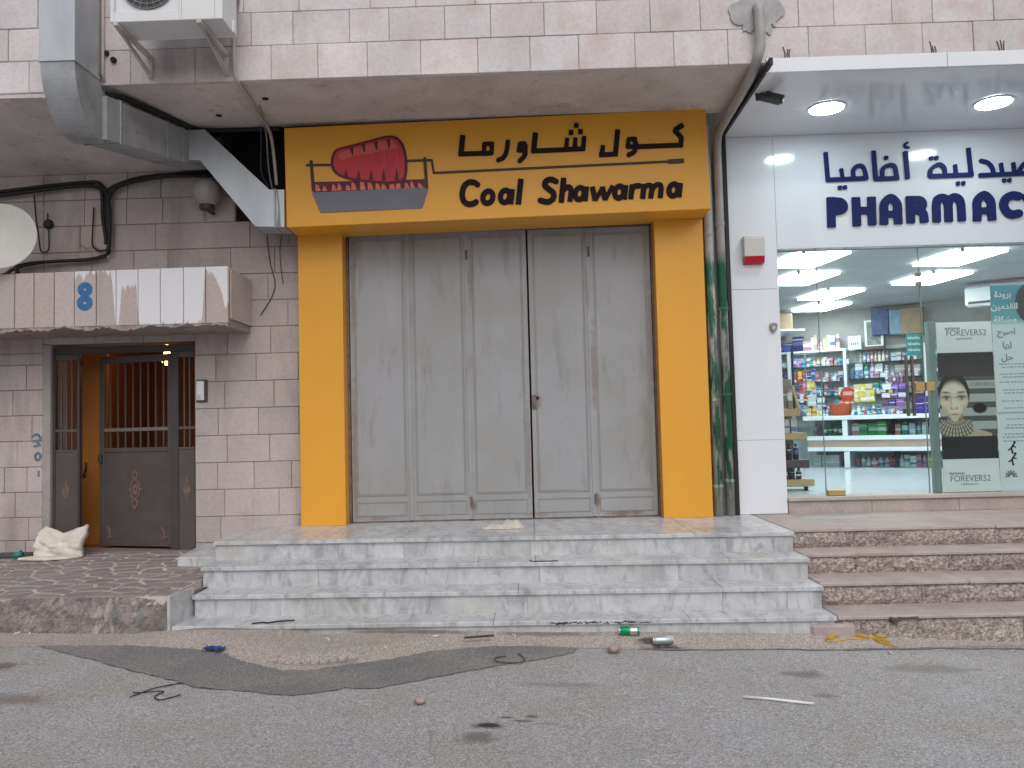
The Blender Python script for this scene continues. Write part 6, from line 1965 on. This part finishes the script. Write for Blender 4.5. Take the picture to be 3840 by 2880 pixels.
xl(MB().box(-.09, .09, -.1, .1, 0, .40, .01), 1.36, 1.08, 2.87).build('carton', simple('pale blue carton', (.16, .27, .38), .5, var=.2, vs=12), bb)
bb = thing('brown_carton', 'brown cardboard carton on top of the shelves behind the door joint', 'box', W(1.58, 1.08, 2.9))
xl(MB().box(-.16, .16, -.1, .1, 0, .42, .01), 1.60, 1.08, 2.86).build('carton', simple('brown cardboard', (.33, .25, .16), .8, var=.15, vs=10), bb)
bb = thing('hanging_carton', 'brown cardboard carton close under the ceiling between the light panels', 'box', (4.0, 13.6, 3.1))
MB().box(3.86, 4.32, 13.5, 13.8, 3.02, 3.28, .01).build('carton', bpy.data.materials['brown cardboard'], bb)
# support ledge that carries the high carton
lg = thing('wall_ledge', 'narrow white ledge under the high brown carton', 'shelf', (4.1, 13.7, 3.0))
MB().box(3.7, 4.5, 13.45, 14.6, 2.99, 3.018).build('board', PHWHITE, lg)

# teal notice on the glass door
tn = thing('teal_notice', 'small teal notice sheet stuck inside the glass door above the handles', 'notice', (3.874, 8.37, 2.16))
MB().box(3.80, 3.948, 8.366, 8.369, 2.16, 2.375).build('sheet', simple('teal sheet', (.03, .40, .42), .4, var=.06), tn)
fp = MB()
for z in (2.335, 2.275, 2.215):
    for q in range(6):
        fp.box(3.815 + .021 * q, 3.815 + .021 * q + .014, 8.3645, 8.3658, z - .009 - .003 * (q % 2), z + .008 + .004 * ((q + 1) % 3))
fp.build('fine_print', INKWHITE, tn)
# indoor split unit
iu = thing('indoor_air_conditioner', 'white indoor air conditioner high on the wall above the posters', 'air conditioner', (6.35, 11.6, 3.1))
iu2 = MB().box(-.42, .42, -.10, .10, 0, .27, .03).xf(Matrix.Translation((6.35, 11.15, 3.02)) @ Matrix.Rotation(-A33, 4, 'Z'))
iu2.build('case', ACWHITE, iu)
MB().box(-.38, .38, -.112, -.10, .03, .06).xf(Matrix.Translation((6.35, 11.15, 3.02)) @ Matrix.Rotation(-A33, 4, 'Z')).build('louvre', DARKGREY, iu)

# wooden bottle stand at the left
sd = thing('bottle_stand', 'tapering plywood display stand with shelves of dark bottles behind the white pillar', 'display stand', (2.85, 9.1, FZ))
for z0, z1, x1 in ((1.585, 1.665, 2.915), (1.33, 1.405, 2.97), (.83, .905, 3.035)):
    MB().box(2.45, x1, 8.98, 9.32, z0, z1, .004).build('shelf', LIGHTWOOD, sd)
MB().box(2.45, 2.99, 8.985, 9.30, 1.03, 1.115, .003).build('label_board', simple('dark label board', (.07, .05, .06), .5, var=.4, vs=25), sd)
MB().box(2.45, 2.93, 9.30, 9.33, .905, 2.0, .003).build('back_panel', simple('grey ply back', (.2, .18, .16), .6), sd)
MB().tube([(2.905, 9.15, 1.665), (2.905, 9.15, 2.35)], .014, 8).build('pole', BLACKTRIM, sd)
MB().tube([(2.86, 9.05, 1.92), (2.905, 9.0, 1.66)], .016, 6).build('strut', LIGHTWOOD, sd)
for x in (2.55, 2.98):
    MB().tube([(x - .015, 9.1, .80), (x + .015, 9.1, .80)], .024, 10).build('caster', BLACKTRIM, sd)
def item_w(kind, x, y, z, w, h, c, lab, grp):
    o = bpy.data.objects.new(NAMES[kind][0], PM[kind])
    COL.objects.link(o)
    o.location = (x, y, z)
    o.scale = (w, w, h)
    o.color = (*c, 1)
    return tag(o, lab, NAMES[kind][1], grp)
for i in range(5):
    item_w('bottle', 2.60 + .075 * i, 9.08, .906, .06, .12, BLK if i % 2 else (.03, .05, .05), 'black bottle on the lowest shelf of the plywood stand', 'black bottles on the lowest stand shelf')
    if i < 5:
        item_w('bottle', 2.58 + .075 * i, 9.08, 1.116, .06, .17, BLK, 'black bottle on the dark board of the plywood stand', 'black bottles on the stand label board')
        item_w('box', 2.56 + .075 * i, 9.08, 1.406, .06, .15, (.5, .5, .48), 'pale slim carton on the upper shelf of the plywood stand', 'pale cartons on the stand')
        item_w('box' if i % 2 else 'bottle', 2.54 + .075 * i, 9.10, 1.666, .065, .25, (.16, .15, .13) if i % 2 else (.3, .24, .16), 'brown pack on the top shelf of the plywood stand', 'brown packs on the stand top')

# ------------------------------------------------------------------ posters: printed sheets, colour stored on a fine grid
def printed(name, parent, x0, x1, y, z0, z1, fn, nu, nv, th=.004):
    vs, fs, cols = [], [], []
    for j in range(nv + 1):
        for i in range(nu + 1):
            vs.append((x0 + (x1 - x0) * i / nu, y, z1 - (z1 - z0) * j / nv))
            cols.append(fn(i / nu, j / nv))
    for j in range(nv):
        for i in range(nu):
            a = j * (nu + 1) + i
            fs.append((a, a + nu + 1, a + nu + 2, a + 1))
    o = len(vs)
    vs += [(x0, y + th, z1), (x1, y + th, z1), (x1, y + th, z0), (x0, y + th, z0)]
    cols += [(.6, .6, .6)] * 4
    fs.append((o, o + 1, o + 2, o + 3))
    ob = MB().add(vs, fs).build(name, PRINT, parent)
    at = ob.data.color_attributes.new('print', 'FLOAT_COLOR', 'POINT')
    at.data.foreach_set('color', np.array([(*c, 1) for c in cols], dtype=np.float32).ravel())
    return ob
def sstep(a, b, x):
    t = max(0.0, min(1.0, (x - a) / (b - a)))
    return t * t * (3 - 2 * t)
def lerp3(a, b, t):
    return tuple(p + (q - p) * t for p, q in zip(a, b))
def gs(x, y, cx, cy, rx, ry):
    return math.exp(-((x - cx) / rx) ** 2 - ((y - cy) / ry) ** 2)
WHP, BLP = (.74, .80, .80), (.016, .017, .022)
def face_poster(u, v):
    x, y = u * 205, v * 634
    # ground of the sheet: white head and foot, black bands, stripes
    if y < 116 or y > 513:
        c = WHP
    elif y < 205 or y > 429:
        c = BLP
        if y < 205:
            c = lerp3(BLP, (.04, .04, .045), sstep(120, 205, y))
    else:
        dark = (205 <= y < 221) or (251 <= y < 272) or (302 <= y < 323) or (353 <= y < 373) or y >= 403
        c = (.045, .055, .055) if dark else (.42, .47, .46)
        c = lerp3(c, (.5, .53, .5), .10)
        b = gs(x, y, 146, 325, 30, 22)
        c = lerp3(c, (.012, .012, .015), sstep(.35, .6, b))
        # shoulder
        if y > 398 + max(0, x - 120) * .32 and 60 < x < 185:
            c = (.50, .42, .33)
        # hair, pulled tight to the head
        hx = (x - 53) / 58
        hy = (y - 272) / 84
        hd = hx * hx + hy * hy
        if y < 300:
            c = lerp3(c, (.022, .02, .022), sstep(1.06, .94, hd))
        # neck
        if 28 < x < 84 and 340 < y < 395:
            sh_ = gs(x, y, 56, 362, 40, 14)
            c = lerp3((.48, .38, .28), (.22, .15, .12), sh_)
        # head
        fx = (x - 53) / (52 - 5 * sstep(290, 215, y) if y < 300 else 52 - 27 * sstep(300, 378, y) ** 1.0)
        fy_ = (y - 290) / (80 if y < 290 else 84)
        d = fx * fx + fy_ * fy_
        if d < 1:
            sk_ = (.76, .70, .57)
            sk_ = lerp3(sk_, (.50, .40, .29), .55 * sstep(.45, 1, d))
            sk_ = lerp3(sk_, (.74, .70, .58), .5 * gs(x, y, 48, 245, 34, 22))
            sk_ = lerp3(sk_, (.46, .34, .25), .5 * gs(x, y, 22, 330, 14, 24) + .5 * gs(x, y, 90, 326, 13, 24))
            for ex, dr_ in ((25, 1), (80, -1)):
                br = gs(x, y, ex, 264 - .10 * dr_ * (x - ex) * -1 + .006 * (x - ex) ** 2, 15, 4.2)
                sk_ = lerp3(sk_, (.10, .07, .05), .85 * min(1, br * 1.3))
                ey = gs(x, y, ex, 284, 19, 10)
                sk_ = lerp3(sk_, (.26, .22, .18), .75 * ey)
                ln = gs(x, y, ex, 279 + .008 * (x - ex) ** 2, 20, 4)
                sk_ = lerp3(sk_, (.03, .025, .025), .9 * ln)
                ir = gs(x, y, ex + 1, 286, 6.5, 6.5)
                sk_ = lerp3(sk_, (.10, .12, .12), ir)
                wl = gs(x, y, ex - 9 * 1, 287, 4, 3.5) + gs(x, y, ex + 11, 287, 4, 3.5)
                sk_ = lerp3(sk_, (.60, .60, .56), .6 * min(1, wl))
            sk_ = lerp3(sk_, (.42, .31, .23), .55 * gs(x, y, 41, 300, 4, 24))
            sk_ = lerp3(sk_, (.78, .73, .62), .4 * gs(x, y, 51, 300, 5, 22))
            ns = gs(x, y, 42, 323, 5, 4) + gs(x, y, 62, 323, 5, 4) + .5 * gs(x, y, 52, 327, 10, 3)
            sk_ = lerp3(sk_, (.18, .11, .09), .75 * min(1, ns))
            lp = gs(x, y, 53, 347, 19, 5.5)
            sk_ = lerp3(sk_, (.48, .24, .20), .75 * lp)
            sk_ = lerp3(sk_, (.22, .10, .09), .8 * gs(x, y, 53, 346.5, 17, 1.8))
            sk_ = lerp3(sk_, (.40, .30, .22), .4 * gs(x, y, 53, 358, 14, 4))
            hl = sstep(212, 240, y - .010 * (x - 53) ** 2 + 1.5 * sin(x * 1.1))
            sk_ = lerp3((.04, .032, .03), sk_, hl)
            c = sk_
        # necklace of long beads
        ang = atan2(y - 330, x - 56)
        rad = hypot(x - 56, (y - 330) * 1.0)
        if 44 < rad < 104 and y > 366 and y < 429 and x < 118:
            bead = .5 + .5 * sin(ang * 46)
            row_ = .5 + .5 * sin(rad * .42)
            c = lerp3((.10, .085, .07), (.62, .60, .48), bead * (.45 + .55 * row_))
            c = lerp3(c, (.10, .28, .28), .6 * gs(x, y, 92, 404, 8, 9))
    return c
pa = thing('beauty_poster', 'tall black and white beauty poster of a short-haired woman with a bead collar', 'poster', (4.395, 8.42, FZ))
printed('sheet', pa, 4.118, 4.672, 8.40, .788, 2.488, face_poster, 102, 317)
def atx(u, v):
    return (4.118 + .554 * u / 205, 8.3985, 2.488 - 1.70 * v / 634)
def ptxt(body, u, v, size, mat=INKGREY, par=pa, sx=1.0):
    return text_part(body, 'lettering', mat, par, size, atx(u, v), depth=.0006, sx=sx)
ptxt('FOREVER52', 110, 42, .088, sx=.9)
fp = MB()
for (ua, ub, vv) in ((32, 90, 24), (22, 80, 566)):
    for q in range(9):
        x_, y_, z_ = atx(ua + (ub - ua) * q / 9, vv)
        fp.box(x_, x_ + .010, 8.3975, 8.3988, z_ - .010, z_ + .008 + .004 * (q % 2))
fp.build('fine_print', INKGREY, pa)
ptxt('GERMANY', 102, 64, .028, sx=1.3)
ptxt('FOREVER52', 98, 586, .088, sx=.9)
ptxt('GERMANY', 94, 607, .028, sx=1.3)
ptxt('FOREVER52', 158, 236, .055, sx=.85)
MB().box(4.116, 4.674, 8.396, 8.408, .776, .7875).build('foot_rail', GREYLINE, pa)

pb = thing('text_poster', 'tall white poster with a teal head, Arabic text and small pictograms beside the beauty poster', 'poster', (5.0, 8.42, FZ))
def text_sheet(u, v):
    z = 2.868 - 2.09 * v
    x = 4.677 + .70 * u
    teal = (.09, .30, .40)
    teal2 = (.12, .40, .42)
    t = sstep(2.42, 2.52, z)
    c = lerp3((.68, .75, .78), lerp3(teal2, teal, sstep(2.5, 2.75, z)), t)
    if z > 2.845:
        c = (.4, .45, .5)
    if abs(z - 2.08) < .004 or abs(z - 1.565) < .004 or abs(z - 1.02) < .003:
        c = (.30, .34, .36)
    # dark round photo at the frame's edge
    if hypot((x - 5.06) / .14, (z - 2.66) / .2) < 1:
        c = (.05, .055, .06)
    return c
printed('sheet', pb, 4.677, 5.377, 8.398, .778, 2.868, text_sheet, 60, 160)
def btxt(body, x, z, size, mat=INKBLUE, sx=1.0, bold=0):
    return text_part(body, 'lettering', mat, pb, size, (x, 8.396, z), depth=.0006, sx=sx, bold=bold)
btxt(shape_ar('برودة'), 4.80, 2.755, .085, INKWHITE, 1, .002)
btxt(shape_ar('القدمين'), 4.81, 2.632, .085, INKWHITE, 1, .002)
btxt(shape_ar('مشكلة'), 4.81, 2.50, .085, INKWHITE, 1, .002)
btxt(shape_ar('اصبح'), 4.815, 2.375, .085, INKBLUE, 1, .002)
btxt(shape_ar('لها'), 4.815, 2.238, .09, INKBLUE, 1, .002)
btxt(shape_ar('حل'), 4.81, 2.118, .09, INKBLUE, 1, .002)
lr = random.Random(8)
tx = MB()
for z in (2.05, 2.02, 1.95, 1.92, 1.87, 1.79, 1.76, 1.68, 1.61, 1.50, 1.44, 1.41, 1.35, 1.32, 1.28):
    x = 4.71 + lr.uniform(0, .06)
    while x < 5.3:
        w_ = lr.uniform(.012, .045)
        tx.box(x, x + w_, 8.3962, 8.3978, z - .006, z + .006)
        x += w_ + lr.uniform(.006, .014)
tx.build('fine_print', simple('faint print', (.33, .38, .42), .6), pb)
for z in (1.21, 1.095):
    st = [('r', [(4.83, z + .045), (4.80, z + .0), (4.81, z - .05)], .009), ('r', [(4.80, z + .0), (4.77, z - .02)], .007), ('r', [(4.81, z + .02), (4.84, z + .01)], .007), ('r', ring(4.835, z + .06, .008, .008, 0, 8), .006)]
    shape_mb(st, .004, lambda u, v, d: (u, 8.3978 - .0016 * d, v), 1).build('pictogram', BLACKTRIM, pb)
st = []
for k2 in range(7):
    a = pi * (k2 + .0) / 6
    st.append(('r', [(4.785 + .02 * cos(a), .93 + .02 * sin(a)), (4.785 + .055 * cos(a), .93 + .055 * sin(a))], .008))
shape_mb(st, .004, lambda u, v, d: (u, 8.3978 - .0016 * d, v), 1).build('pictogram', INKGREY, pb)
